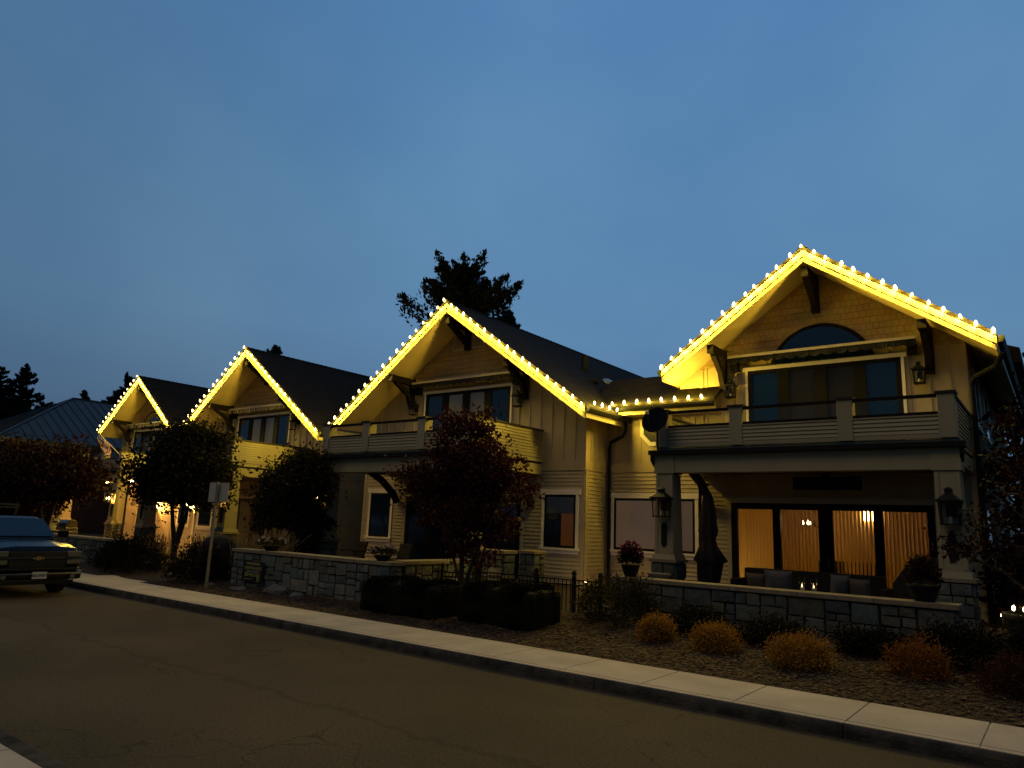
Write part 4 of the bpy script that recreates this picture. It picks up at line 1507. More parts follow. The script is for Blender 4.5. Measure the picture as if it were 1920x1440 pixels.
hedge('clipped dark hedge right of the red maple trunk by the fence', -9.75, -7.75, 10.9, 12.2, .86, 42)
for (x, y, r, h, lab, sd) in ((-22.9, 11.1, 1.05, .95, 'black rounded shrub right of the pickup truck against the far stone wall', 43),
                              (-19.3, 11.2, .95, .85, 'black rounded shrub below the covered grill, left of the sign post', 44),
                              (-24.6, 11.4, .8, .8, 'black rounded shrub directly behind the pickup bonnet', 45)):
    shrub('evergreen_shrub', lab, 'shrub', (x, y, gz(x, y) - .02), (r, r * .8, h), M['leaf_box'], 200, 30, .07, sd, 'black shrubs by the far patio', .3, .18)

# red maple
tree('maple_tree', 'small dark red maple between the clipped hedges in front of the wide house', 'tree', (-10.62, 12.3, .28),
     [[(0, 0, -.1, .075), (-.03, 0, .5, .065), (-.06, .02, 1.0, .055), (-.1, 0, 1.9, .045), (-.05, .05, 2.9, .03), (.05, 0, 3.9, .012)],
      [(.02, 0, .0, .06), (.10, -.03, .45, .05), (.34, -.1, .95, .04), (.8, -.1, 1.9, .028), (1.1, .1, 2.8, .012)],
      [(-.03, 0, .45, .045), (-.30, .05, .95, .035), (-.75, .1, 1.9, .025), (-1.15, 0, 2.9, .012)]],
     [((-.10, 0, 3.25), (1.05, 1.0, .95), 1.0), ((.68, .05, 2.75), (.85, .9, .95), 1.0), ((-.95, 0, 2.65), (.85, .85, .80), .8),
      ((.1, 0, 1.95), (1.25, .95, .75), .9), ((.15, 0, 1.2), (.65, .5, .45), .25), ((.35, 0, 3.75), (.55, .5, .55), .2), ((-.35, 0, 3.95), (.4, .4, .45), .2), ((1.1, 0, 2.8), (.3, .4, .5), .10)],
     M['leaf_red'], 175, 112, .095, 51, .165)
# round-headed tree on the left, behind the sign post
tree('round_tree', 'dark round headed tree with forked trunk left of the sign post', 'tree', (-24.5, 13.2, .2),
     [[(0, 0, -.1, .11), (-.02, 0, .7, .10), (-.35, 0, 1.5, .07), (-.9, .1, 2.6, .045), (-1.3, .1, 3.7, .02)],
      [(0, 0, .55, .09), (.3, 0, 1.3, .07), (.8, -.1, 2.2, .05), (1.4, 0, 3.4, .02)],
      [(-.02, 0, .6, .08), (.02, .1, 1.6, .06), (.1, .1, 2.8, .04), (0, 0, 4.1, .02)]],
     [((-.2, 0, 3.55), (2.0, 1.7, 1.2), 1), ((-1.25, 0, 3.0), (1.1, 1.2, 1.0), .7), ((1.25, 0, 3.0), (1.0, 1.1, 1.0), .7), ((0, 0, 2.75), (1.9, 1.5, .8), .6), ((.6, 0, 4.3), (1.3, 1.1, .6), .4), ((-.9, 0, 4.4), (.9, 1, .55), .3)],
     M['leaf_dark'], 330, 120, .13, 52, .26)
# tall dark shrub tree in front of the gap between the two wide houses
tree('dark_tree', 'dense dark tree in the gap left of the lit porch lantern', 'tree', (-19.45, 14.3, .2),
     [[(0, 0, -.1, .1), (.05, 0, 1, .08), (0, 0, 2.2, .05), (.1, 0, 3.6, .02)], [(0, 0, .4, .07), (-.5, 0, 1.4, .05), (-.9, 0, 2.7, .02)]],
     [((0.0, 0, 1.7), (1.05, 1.1, 1.35), 1.1), ((-.2, 0, 2.8), (1.05, 1.0, .9), .8), ((.3, 0, 3.2), (.75, .8, .75), .5), ((-.8, 0, 2.0), (.5, .7, .75), .3)],
     M['leaf_olive'], 300, 120, .12, 53, .22)
# broad dark red tree behind the truck
tree('dark_red_tree', 'broad dark red tree behind the pickup truck at the left edge', 'tree', (-34.0, 12.6, .1),
     [[(0, 0, -.1, .16), (0, 0, 1.0, .13), (.6, 0, 2.2, .08), (1.2, 0, 3.6, .03)], [(0, 0, .9, .11), (-1.2, 0, 2.2, .07), (-2.6, 0, 3.8, .03)], [(0, 0, .9, .11), (-.2, .2, 2.6, .07), (-.4, 0, 4.2, .03)]],
     [((-3.6, 0, 3.0), (2.9, 2.2, 1.6), 1), ((-.6, 0, 3.35), (2.4, 2.1, 1.25), 1), ((1.0, 0, 3.0), (1.3, 1.4, .7), .4), ((-6.2, 0, 3.0), (2.6, 2, 1.9), .8), ((-4.6, 0, 1.7), (1.6, 1.4, .8), .3), ((-7.0, 0, 1.5), (2.6, 1.6, 1.0), .5)],
     M['leaf_dkred'], 420, 130, .17, 54, .36)
# thin red-brown tree at the right edge
tree('young_tree', 'thin reddish tree at the right edge, branches reaching across the corner pillar', 'tree', (-.42, 13.3, .3),
     [[(0, 0, -.1, .05), (.02, 0, .8, .045), (-.03, 0, 1.8, .035), (-.08, 0, 2.9, .02), (-.12, 0, 3.9, .008)],
      [(0, 0, 1.0, .03), (-.35, -.05, 1.35, .02), (-.75, -.1, 1.55, .014), (-1.15, -.12, 1.75, .006)],
      [(-.02, 0, 1.5, .03), (-.4, 0, 1.95, .02), (-.85, 0, 2.15, .008)],
      [(0, 0, 1.1, .03), (.3, 0, 1.9, .02), (.5, 0, 2.8, .008)]],
     [((-.12, 0, 2.7), (.42, .5, .75), .8), ((-.72, -.1, 1.72), (.48, .3, .14), .42), ((-.55, 0, 2.1), (.38, .3, .22), .35), ((.35, 0, 2.3), (.5, .5, .9), .7), ((-.05, 0, 1.75), (.4, .4, .4), .35), ((-.15, 0, 3.5), (.25, .3, .5), .3)],
     M['leaf_dkred'], 62, 42, .075, 55, .12)

tree('dark_tree', 'dark leafy tree mass at the right edge beside the side wall', 'tree', (.9, 20.5, .3),
     [[(0, 0, -.1, .14), (0, 0, 1.6, .11), (-.3, 0, 3.4, .07), (-.6, 0, 5.6, .03)], [(0, 0, 1.2, .1), (.7, .3, 3, .05), (1.1, .6, 5.2, .02)]],
     [((-.5, 0, 2.6), (1.75, 2.6, 2.4), 1), ((-.3, 1, 4.6), (1.4, 2.4, 1.5), .6), ((-.8, -.5, 1.0), (1.5, 2.4, 1.1), .7), ((-.3, 5.0, 2.8), (1.5, 3.0, 2.8), .8)],
     M['leaf_dkred'], 420, 120, .17, 56, .3)
# ---- conifers
def conifer(label, base, height, rad, seed, z_from, leaders=1, group=None, density=1.0, leaf=.35, lean=0, irregular=.4, levels=26, curl=.35, name='conifer_tree', taper_=.75):
    rr = np.random.default_rng(seed)
    rn = random.Random(seed)
    t = thing(name, base, label, 'tree', group)
    bx, by, bz = base
    tb = MB()
    tb.tube([(bx, by, bz), (bx + lean * .5, by, bz + height * .55), (bx + lean, by, bz + height)], [.02 * height, .012 * height, .02], 8)
    pts, dr = [], []
    def foliage(p, q, wdt, n):
        f = rr.uniform(.12, 1.0, n)
        P = p + (q - p) * f[:, None]
        P = P + rr.normal(size=(n, 3)) * np.array((1, 1, .45)) * (wdt * (1.15 - f * .9))[:, None]
        pts.append(P); dr.append(np.tile((q - p) / np.linalg.norm(q - p), (n, 1)))
    for i in range(levels):
        k = i / (levels - 1)
        z = bz + height * (z_from + (1 - z_from) * k)
        rlen = rad * (1 - k) ** taper_ + .04 * rad
        nb = 6 if k < .8 else 4
        for j in range(nb):
            a = rn.uniform(0, 2 * pi)
            ln = rlen * rn.uniform(1 - irregular, 1 + irregular * .55)
            p0 = np.array((bx + lean * (z - bz) / height, by, z))
            drop = -.10 + .45 * k
            p1 = p0 + np.array((cos(a) * ln * .6, sin(a) * ln * .6, ln * .6 * drop))
            p2 = p0 + np.array((cos(a) * ln, sin(a) * ln, ln * (drop * .8 + curl * rn.uniform(.4, 1.2))))
            tb.tube([p0, p1, p2], [.008 * height * (1 - k) + .012, .02, .008], 4, False)
            n = int(44 * density * (.4 + ln / rad))
            foliage(p0, p1, .085 * ln + .08, n); foliage(p1, p2, .10 * ln + .07, int(n * 1.2))
    top = np.array((bx + lean, by, bz + height))
    foliage(top - np.array((0, 0, height * .1)), top, .12, int(40 * density))
    for l in range(leaders - 1):
        a = rn.uniform(-.6, .6) + (0 if l % 2 else pi)
        p = top - np.array((0, 0, height * rn.uniform(.10, .2)))
        q = p + np.array((cos(a) * rad * .35, 0, height * rn.uniform(.08, .17)))
        tb.tube([p, q], [.06, .01], 4, False)
        foliage(p, q, .22, int(110 * density))
    tb.build('trunk', M['bark'], t)
    P2 = np.concatenate(pts); D2 = np.concatenate(dr)
    mesh_cards('crown', cards(P2, leaf, rr, .1, .42, .6, D2), M['needle'], t)
    return t
conifer('tall black fir rising behind the roof of the wide house with vents', (-31.7, 35, 0), 19.3, 3.5, 63, .79, 5, None, 1.9, .33, .3, .55, 16, .50, 'conifer_tree', .5)
conifer('fir tip poking over the right roof slope of the wide house with vents', (-35.3, 45, 0), 19.3, 1.3, 62, .85, 1, 'distant treetops', .5, .4)
conifer('spiky treetop showing over the ridge of the house with striped awning', (-67.6, 45, 0), 20.2, 2.4, 64, .8, 3, 'distant treetops', .8, .4, 0, .6, 14)
for (x, y, hgt, r, sd, lab) in ((-151, 45, 26.0, 6.5, 65, 'tall pine cut by the left edge of the picture'),
                                (-139.5, 45, 25.4, 6.0, 66, 'tall open pine, second from the left edge'),
                                (-133.0, 46, 18.5, 4.6, 67, 'short pine leaning over the metal roof, third from the left'),
                                (-127.5, 46, 17.5, 3.4, 71, 'smallest pine just above the metal roof ridge on the left'),
                                (-114.6, 45, 18.8, 3.2, 68, 'lone pointed spruce above the metal roof'),
                                (-103.5, 45, 18.0, 4.5, 69, 'rounded dark pine touching the leftmost lit gable'),
                                (-98.5, 44, 19.2, 4.0, 70, 'pine half hidden behind the leftmost lit gable')):
    conifer(lab, (x, y, 0), hgt, r, sd, .35, 2, 'pines beyond the metal roofed building', 1.0, .75, 0, .5, 22)

# ornamental grasses
def grass(label, loc, h, n, spread_, seed):
    rr = np.random.default_rng(seed)
    t = thing('ornamental_grass', loc, label, 'grass', 'dry ornamental grasses by the far patio')
    V, F = [], []
    for i in range(n):
        a = rr.uniform(0, 6.28); b = abs(rr.normal(0, .16)); hh = h * rr.uniform(.55, 1.1)
        ox, oy = rr.normal(0, spread_, 2)
        wv = .008
        pts = []
        for k in range(4):
            f = k / 3
            rad_ = hh * (b * f + .35 * b * f * f * 2)
            pts.append((loc[0] + ox + cos(a) * rad_, loc[1] + oy + sin(a) * rad_, loc[2] + hh * f * (1 - .25 * b * f)))
        w_ = [wv, wv, wv * .9, wv * 1.6 if rr.random() < .35 else .002]
        base = len(V)
        for p, ww in zip(pts, w_):
            V += [(p[0] - sin(a + .8) * ww, p[1] + cos(a + .8) * ww, p[2]), (p[0] + sin(a + .8) * ww, p[1] - cos(a + .8) * ww, p[2])]
        for k in range(3):
            F.append((base + 2 * k, base + 2 * k + 1, base + 2 * k + 3, base + 2 * k + 2))
    m_ = MB(); m_.v = V; m_.f = F
    m_.build('blades', M['grassblade'], t)
    return t
grass('tall dry grass tuft right of the sign post, left of the flower pot', (-17.9, 12.6, .4), 1.25, 420, .16, 81)
grass('dry grass tuft directly behind the sign post', (-18.9, 12.7, .35), 1.1, 380, .22, 82)
grass('dry grass tuft behind the covered grill', (-20.2, 12.9, .3), 1.0, 300, .2, 83)
grass('dry grass tuft under the round headed tree', (-23.3, 13.6, .25), 1.05, 340, .25, 84)
grass('dry grass tuft left of the round headed tree trunk', (-26.2, 13.4, .25), .95, 260, .25, 85)

# ------------------------------------------------------------------ masonry of the front gardens
stone_wall('stone_wall', 'long grey stone wall with the black sign hanging on it', -18.05, -11.95, 11.42, 11.76, .08, 1.08, ('right', 'left'), 101)
rw = stone_wall('stone_wall', 'warm lit short stone wall running back behind the red maple', -12.3, -11.96, 11.85, 14.2, .1, 1.1, ('right',), 102)
stone_wall('stone_wall', 'grey stone patio wall in front of the amber lit blinds', -7.62, -1.52, 13.8, 14.14, .15, 1.02, ('right', 'left'), 103)
stone_wall('stone_pier', 'yellow lit stone pier with flat cap right of the red maple', -12.22, -11.1, 14.35, 14.8, .15, 1.36, ('right', 'left'), 104)
stone_wall('stone_pier', 'narrow stone pier beside the lower right window of the wide house', -11.95, -11.5, 16.2, 16.7, .2, 1.32, ('right', 'left'), 105)
stone_wall('stone_wall', 'far stone wall behind the pickup and its black shrubs', -32.0, -25.0, 11.5, 11.86, .05, 1.0, ('right',), 106)
stone_wall('stone_wall', 'low orange lit stone wall below the far grill', -42.8, -35.2, 14.0, 14.34, .05, .92, ('right',), 107)
stone_wall('stone_pier', 'pale stone pier standing left of the far grill', -40.2, -39.4, 14.6, 15.2, .05, 1.55, ('right', 'left'), 108)

def boulder(label, loc, r, seed):
    rn = random.Random(seed)
    m_ = MB()
    nlat, nlon = 9, 12
    for i in range(nlat + 1):
        th_ = pi * i / nlat
        for j in range(nlon):
            ph = 2 * pi * j / nlon
            k = 1 + .16 * sin(3 * ph + seed) * sin(2 * th_) + .12 * cos(5 * th_ + ph + seed * 2) + rn.uniform(-.05, .05)
            m_.v.append((loc[0] + r[0] * k * sin(th_) * cos(ph), loc[1] + r[1] * k * sin(th_) * sin(ph), loc[2] + r[2] * k * cos(th_)))
    for i in range(nlat):
        for j in range(nlon):
            j2 = (j + 1) % nlon
            m_.f.append((i * nlon + j, i * nlon + j2, (i + 1) * nlon + j2, (i + 1) * nlon + j))
    o = m_.build('boulder', M['rock'], None)
    props(o, label, 'rock', 'boulders at the foot of the sign wall')
    return o
M['rock'] = paint('rough_boulder', (.10, .095, .08), .95, .35, 6, .9, 25)
boulder('largest grey boulder at the foot of the stone wall right of the sign', (-15.6, 11.1, .2), (.42, .2, .2), 1)
boulder('flat boulder at the foot of the stone wall under the sign', (-17.0, 11.0, .17), (.34, .2, .10), 2)
boulder('small flat boulder left of the stone wall near the sign post', (-18.3, 11.0, .16), (.3, .18, .09), 3)
boulder('squarish boulder at the foot of the stone wall left of the dark hedge', (-14.7, 11.05, .17), (.22, .16, .13), 4)

# ---- iron fences
def fence(label, x0, x1, y0, y1, z0, z1, posts, sp=.1):
    t = thing('iron_fence', (x0, y0, z0), label, 'fence')
    n = int(sqrt((x1 - x0) ** 2 + (y1 - y0) ** 2) / sp)
    rails = MB(); pk = MB()
    for z in (z0 + .1, z1 - .12, z1 - .02):
        rails.bar((x0, y0, z), (x1, y1, z), .03, .03)
    rails.build('rail', M['metal'], t)
    for k in range(n + 1):
        f = k / n
        x, y = x0 + (x1 - x0) * f, y0 + (y1 - y0) * f
        pk.bar((x, y, z0 + .03), (x, y, z1 - .02), .016, .016)
    pk.build('pickets', M['metal'], t)
    for f in posts:
        x, y = x0 + (x1 - x0) * f, y0 + (y1 - y0) * f
        p = MB().box(x - .035, x + .035, y - .035, y + .035, z0 - .1, z1 + .06)
        p.lathe([(.01, 0), (.05, .02), (.052, .07), (.03, .11), (.005, .13)], (x, y, z1 + .06), 10)
        p.build('post', M['metal'], t)
    return t
fence('black iron picket fence between the dark hedge and the large leafy shrub', -10.75, -7.65, 13.05, 13.15, .25, 1.02, (0, .5, .8, 1.0))
fence('black iron picket gate panel between the maple and the short stone wall', -11.85, -10.85, 13.0, 13.05, .2, .95, (0, 1))
fence('black iron picket fence behind the sign post left of the sign wall', -20.4, -18.15, 11.6, 11.6, .1, .98, (0, .5, 1))

# ------------------------------------------------------------------ street furniture and signs
def text_mesh(body, size, align='CENTER', sx=1.0):
    cu = bpy.data.curves.new('lettering', 'FONT')
    cu.body = body
    cu.size = size
    cu.align_x = align
    cu.align_y = 'CENTER'
    cu.extrude = .0015
    o = bpy.data.objects.new('lettering', cu)
    col.objects.link(o)
    bpy.context.view_layer.update()
    dg = bpy.context.evaluated_depsgraph_get()
    me = bpy.data.meshes.new_from_object(o.evaluated_get(dg))
    bpy.data.objects.remove(o)
    me.name = 'lettering'
    if sx != 1.0:
        for v in me.vertices: v.co.x *= sx
    return me
M['signink'] = paint('yellow_sign_ink', (.40, .36, .12), .6, .1, 4)
M['signwhite'] = paint('white_sign_ink', (.42, .42, .38), .6, .1, 4)
M['signback'] = paint('black_sign_board', (.006, .006, .006), .5, .2, 4)
sg = thing('yard_sign', (-16.98, 11.33, .37), 'black sign with yellow lettering and phone number on the stone wall', 'sign')
MB().box(-17.44, -16.52, 11.325, 11.34, .37, .88).build('board', M['signback'], sg)
def put_text(parent, body, size, x, y, z, mat, sx=1.0, rot=(pi / 2, 0, 0), align='CENTER'):
    me = text_mesh(body, size, align, sx)
    me.materials.append(mat)
    o = bpy.data.objects.new('lettering', me)
    col.objects.link(o)
    o.parent = parent
    o.location = Vector((x, y, z)) - origin(parent)
    o.rotation_euler = rot
    return o
put_text(sg, 'PROFESSIONAL', .095, -16.98, 11.322, .815, M['signink'], .95)
put_text(sg, 'CHRISTMAS LIGHTS', .10, -16.98, 11.322, .705, M['signink'], .86)
put_text(sg, 'RESIDENTIAL & COMMERCIAL', .042, -16.98, 11.322, .625, M['signwhite'], 1.05)
put_text(sg, '208-918-7621', .135, -16.99, 11.322, .535, M['signink'], .92)
MB().box(-17.36, -17.0, 11.320, 11.325, .425, .433).build('rule_line', M['signwhite'], sg)
rg = MB()
for k in range(20):
    a0, a1 = 2 * pi * k / 20, 2 * pi * (k + 1) / 20
    rg.quad((-16.72 + .052 * cos(a0), 11.321, .435 + .052 * sin(a0)), (-16.72 + .052 * cos(a1), 11.321, .435 + .052 * sin(a1)), (-16.72 + .034 * cos(a1), 11.321, .435 + .034 * sin(a1)), (-16.72 + .034 * cos(a0), 11.321, .435 + .034 * sin(a0)))
rg.build('round_emblem', M['signink'], sg)
for xx in (-17.3, -16.7):
    MB().box(xx - .008, xx + .008, 11.342, 11.352, .12, .6).build('stake', M['metal'], sg)

ps = thing('street_sign', (-17.5, 10.37, .14), 'steel sign post with the blank pale back of a square sign', 'sign')
M['galv'] = paint('galvanised_steel', (.16, .15, .12), .5, .2, 8, spec=.4, metal=.3)
M['signblank'] = paint('bare_aluminium_sign_back', (.36, .34, .28), .45, .08, 3, spec=.4)
m_ = MB()
m_.box(-17.53, -17.47, 10.35, 10.365, .1, 2.88); m_.box(-17.53, -17.522, 10.365, 10.40, .1, 2.88); m_.box(-17.478, -17.47, 10.365, 10.40, .1, 2.88)
m_.build('post', M['galv'], ps)
sb_ = MB()
cxs, cys = -17.5, 10.42
ca, sa = cos(radians(22)), sin(radians(22))
hw_ = .29
sb_.add([(cxs - hw_ * ca, cys - hw_ * sa, 2.36), (cxs + hw_ * ca, cys + hw_ * sa, 2.36), (cxs + hw_ * ca, cys + hw_ * sa, 2.86), (cxs - hw_ * ca, cys - hw_ * sa, 2.86),
         (cxs - hw_ * ca - .004, cys - hw_ * sa + .008, 2.36), (cxs + hw_ * ca - .004, cys + hw_ * sa + .008, 2.36), (cxs + hw_ * ca - .004, cys + hw_ * sa + .008, 2.86), (cxs - hw_ * ca - .004, cys - hw_ * sa + .008, 2.86)],
        [(0, 1, 2, 3), (7, 6, 5, 4), (0, 4, 5, 1), (1, 5, 6, 2), (2, 6, 7, 3), (3, 7, 4, 0)])
sb_.build('sign_plate', M['signblank'], ps)
bl_ = MB()
for z in (2.45, 2.77):
    bl_.tube([(-17.5, 10.34, z), (-17.5, 10.43, z)], .012, 6)
bl_.build('bolts', M['galv'], ps)

# ------------------------------------------------------------------ satellite dish
sd_ = thing('satellite_dish', (-7.95, 16.3, 4.15), 'dark round satellite dish on the left corner of the nearest balcony', 'satellite dish')
dm = MB()
C0 = Vector((-7.93, 16.22, 4.76)); nrm = Vector((.02, -.92, .40)).normalized()
ua = nrm.cross(Vector((0, 0, 1))).normalized(); ub = ua.cross(nrm)
rings, seg = 6, 28
for i in range(rings + 1):
    r = .36 * i / rings
    for k in range(seg):
        t = 2 * pi * k / seg
        dm.v.append(tuple(C0 + ua * r * cos(t) * .94 + ub * r * sin(t) + nrm * (.45 * r * r)))
for i in range(rings):
    for k in range(seg):
        k2 = (k + 1) % seg
        dm.f.append((i * seg + k, i * seg + k2, (i + 1) * seg + k2, (i + 1) * seg + k))
do = dm.build('reflector', paint('dark_dish_paint', (.007, .009, .015), .9, .2, 3, spec=.0), sd_, smooth=True)
so_ = do.modifiers.new('thick', 'SOLIDIFY'); so_.thickness = .012
am = MB().tube([C0 - ub * .35 + nrm * .05, C0 - ub * .36 + nrm * .25, C0 - ub * .08 + nrm * .47], .012, 6)
am.build('feed_arm', M['metal'], sd_)
MB().tube([C0 - ub * .08 + nrm * .45, C0 - ub * .06 + nrm * .54], .035, 10).build('feed_horn', M['signwhite'], sd_)
MB().tube([C0 - nrm * .01, C0 - nrm * .1 - ub * .1, (-7.97, 16.40, 4.45), (-7.97, 16.42, 4.05)], .022, 8).build('mast', M['metal'], sd_)

# ------------------------------------------------------------------ patio things of the near house
M['fabric_dark'] = paint('dark_umbrella_canvas', (.016, .012, .012), .95, .3, 8, .3, 60)
um = thing('closed_umbrella', (-7.0, 17.2, .44), 'closed dark patio umbrella hanging beside the left pillar of the nearest house', 'umbrella')
MB().tube([(-7.22, 17.25, .44), (-7.22, 17.25, 3.2)], .035, 10).build('pole', M['metal'], um)
MB().tube([(-7.22, 17.25, 3.2), (-7.15, 17.22, 3.3), (-6.95, 17.18, 3.22)], .03, 8).build('arm', M['metal'], um)
MB().lathe([(.32, 0), (.32, .07), (.1, .1), (.05, .14)], (-7.22, 17.25, .44), 18).build('base', M['metal'], um)
cv = MB()
prof = [(.03, 3.1), (.10, 2.95), (.17, 2.5), (.21, 2.1), (.15, 1.92), (.19, 1.75), (.31, 1.42), (.24, 1.36), (.24, .95), (.17, .85)]
nn = 28
for (r, z) in prof:
    for k in range(nn):
        t = 2 * pi * k / nn
        rr_ = r * (1 + .20 * sin(7 * t + z) + (.35 * max(0, cos(t - .3)) if 1.36 <= z <= 1.6 else 0))
        cv.v.append((-6.97 + rr_ * cos(t), 17.15 + rr_ * sin(t), z))
for i in range(len(prof) - 1):
    for k in range(nn):
        k2 = (k + 1) % nn
        cv.f.append((i * nn + k, i * nn + k2, (i + 1) * nn + k2, (i + 1) * nn + k))
cv.build('canopy', M['fabric_dark'], um, smooth=True)

tv = thing('patio_heater', (-4.52, 18.5, 3.15), 'long dark heater box under the porch ceiling of the nearest house', 'heater')
MB().box(-5.27, -3.77, 18.3, 18.62, 3.2, 3.5).build('casing', M['metal'], tv, bevel=.02)
MB().box(-4.6, -4.45, 18.4, 18.52, 3.5, 3.66).build('bracket', M['metal'], tv)

M['wicker'] = paint('dark_wicker', (.012, .010, .008), .85, .4, 30, .6, 90)
M['cushion'] = paint('grey_cushion', (.10, .095, .098), .95, .12, 5, .2, 80)
M['cushion2'] = paint('taupe_cushion', (.075, .066, .055), .95, .15, 5, .2, 80)
sf_ = thing('patio_sofa', (-5.0, 17.9, .44), 'dark wicker patio sofa behind the stone wall under the blinds', 'sofa')
MB().box(-6.45, -3.3, 17.5, 18.25, .5, .82).build('seat', M['wicker'], sf_, bevel=.03)
MB().box(-6.45, -3.3, 18.1, 18.3, .83, 1.27).build('backrest', M['wicker'], sf_, bevel=.03)
for xx in (-6.5, -3.25):
    MB().box(xx - .07, xx + .07, 17.45, 18.3, .46, 1.02).build('armrest', M['wicker'], sf_, bevel=.02)
def cushion(label, c, w, h, tilt, yawz, mat, name='cushion'):
    m_ = MB()
    n = 9
    for sgn in (-1, 1):
        for i in range(n):
            for j in range(n):
                u, v = -1 + 2 * i / (n - 1), -1 + 2 * j / (n - 1)
                pin = 1 - .10 * (u * u) * (1 - v * v) - .0
                t = sgn * .085 * max(0, (1 - u ** 4)) ** .6 * max(0, (1 - v ** 4)) ** .6
                uu = u * (1 - .08 * (1 - v * v)); vv = v * (1 - .08 * (1 - u * u))
                p = Vector((uu * w / 2, t, vv * h / 2))
                p = Matrix.Rotation(tilt, 3, 'X') @ p
                p = Matrix.Rotation(yawz, 3, 'Z') @ p
                m_.v.append(tuple(Vector(c) + p))
    for sidx in range(2):
        b = sidx * n * n
        for i in range(n - 1):
            for j in range(n - 1):
                q = (b + i * n + j, b + (i + 1) * n + j, b + (i + 1) * n + j + 1, b + i * n + j + 1)
                m_.f.append(q if sidx == 0 else q[::-1])
    o = m_.build(name, mat, None, smooth=True)
    props(o, label, 'cushion', 'cushions on the near patio')
    return o
cushion('pale grey pillow leaning on the dark sofa, left of the candle jars', (-5.42, 17.45, 1.05), .62, .5, .3, .25, M['cushion'])
cushion('taupe pillow at the left end of the dark sofa', (-5.95, 17.5, 1.0), .5, .4, .35, -.1, M['cushion2'])
cushion('pale grey pillow right of the candle jars', (-4.05, 17.25, 1.06), .42, .48, .25, .6, M['cushion'])
cushion('darker grey pillow right of the tilted pale pillow', (-3.65, 17.3, 1.02), .46, .44, .3, -.15, M['cushion2'])
cushion('taupe pillow lying by the left pillar of the nearest house', (-7.35, 15.3, 1.05), .6, .25, .9, .2, M['cushion2'])

tb_ = thing('patio_table', (-4.5, 16.45, .44), 'low dark patio table holding the candle jars behind the stone wall', 'table')
MB().box(-5.1, -3.9, 16.1, 16.8, .86, .90).build('table_top', M['wicker'], tb_, bevel=.01)
for (a, b) in ((-5.03, 16.17), (-3.97, 16.17), (-5.03, 16.73), (-3.97, 16.73)):
    MB().box(a - .03, a + .03, b - .03, b + .03, .44, .858).build('leg', M['wicker'], tb_)
for (x, lab) in ((-4.62, 'left glass candle jar glowing on the patio table'), (-4.38, 'right glass candle jar glowing on the patio table')):
    cj = thing('candle_jar', (x, 16.45, .905), lab, 'candle jar', 'candle jars on the patio table')
    g_ = MB()
    for k in range(16):
        a0, a1 = 2 * pi * k / 16, 2 * pi * (k + 1) / 16
        g_.quad((x + .07 * cos(a0), 16.45 + .07 * sin(a0), .91), (x + .07 * cos(a1), 16.45 + .07 * sin(a1), .91), (x + .075 * cos(a1), 16.45 + .075 * sin(a1), 1.22), (x + .075 * cos(a0), 16.45 + .075 * sin(a0), 1.22))
    g_.build('glass', M['lampglass'], cj)
    MB().lathe([(.04, 0), (.04, .1), (.005, .105)], (x, 16.45, .908), 12).build('candle', M['white'], cj)
    MB().lathe([(.003, 0), (.012, .02), (.009, .035), (.001, .06)], (x, 16.45, 1.015), 8).build('flame', emis('candle_flame', (1., .7, .35), 6), cj)
    point('candle_light', (x, 16.45, 1.09), .25, (1., .6, .22), cj, .015)

gr = thing('covered_grill', (-2.35, 17.1, .44), 'black covered grill with sloping lid in front of the right blind', 'grill')
gm = MB()
gm.prism([(-2.92, .46), (-1.72, .46), (-1.72, 1.66), (-1.85, 1.75), (-2.5, 1.75), (-2.66, 1.6), (-2.95, 1.2)], 'y', 16.85, 17.5)
norm_fix(gm.build('cover', M['fabric_dark'], gr, bevel=.05))
MB().box(-2.9, -1.75, 16.9, 17.45, .44, .458).build('cart_base', M['metal'], gr)

def potplant(label, name, c, r, h, leafm, n, leaf, seed, flowers=None, hgt=.45, potm=None, wid=1.2, cat='potted plant'):
    rr = np.random.default_rng(seed)
    t = thing(name, c, label, cat)
    MB().lathe([(r * .62, 0), (r * .8, h * .35), (r, h * .85), (r * 1.06, h * .9), (r * 1.06, h), (r * .94, h), (r * .9, h * .9)], c, 20).build('pot', potm or M['awndark'], t, smooth=True)
    P, d = shell_points(n, (c[0], c[1], c[2] + h + hgt * .3), (r * wid, r * wid, hgt * .75), rr, .35, -.4)
    mesh_cards('foliage', cards(P, leaf, rr, .4, .5, .6, d), M[leafm], t)
    if flowers:
        k = flowers[1]
        P, d = shell_points(k, (c[0], c[1], c[2] + h + hgt * .35), (r * wid, r * wid, hgt * .85), rr, .85, .1)
        mesh_cards('blossoms', np.concatenate([cards(P, flowers[2], rr, .3, .9, .3, d), cards(P, flowers[2], rr, .3, .9, .3, d)]), flowers[0], t)
    return t
M['pinkfl'] = leafmat('magenta_petal', (.07, .008, .024), (.26, .03, .10), .7, .3)
M['whitefl'] = leafmat('white_petal', (.25, .23, .19), (.5, .46, .4), .7, .3)
potplant('dark round planter with magenta flowers on the left end of the near patio wall', 'flower_pot', (-7.42, 14.0, 1.11), .19, .24, 'leaf_dark', 1500, .06, 91, (M['pinkfl'], 120, .05), .42, M['metal'], 1.5)
potplant('dark potted plant on the right end of the near patio wall', 'flower_pot', (-1.98, 14.0, 1.11), .24, .26, 'leaf_dkred', 900, .07, 92, None, .5)
potplant('white flowers in a low pot on the left end of the sign wall', 'flower_pot', (-16.7, 11.62, 1.17), .22, .12, 'leaf_olive', 700, .05, 93, (M['whitefl'], 26, .075), .22, None, 1.9)
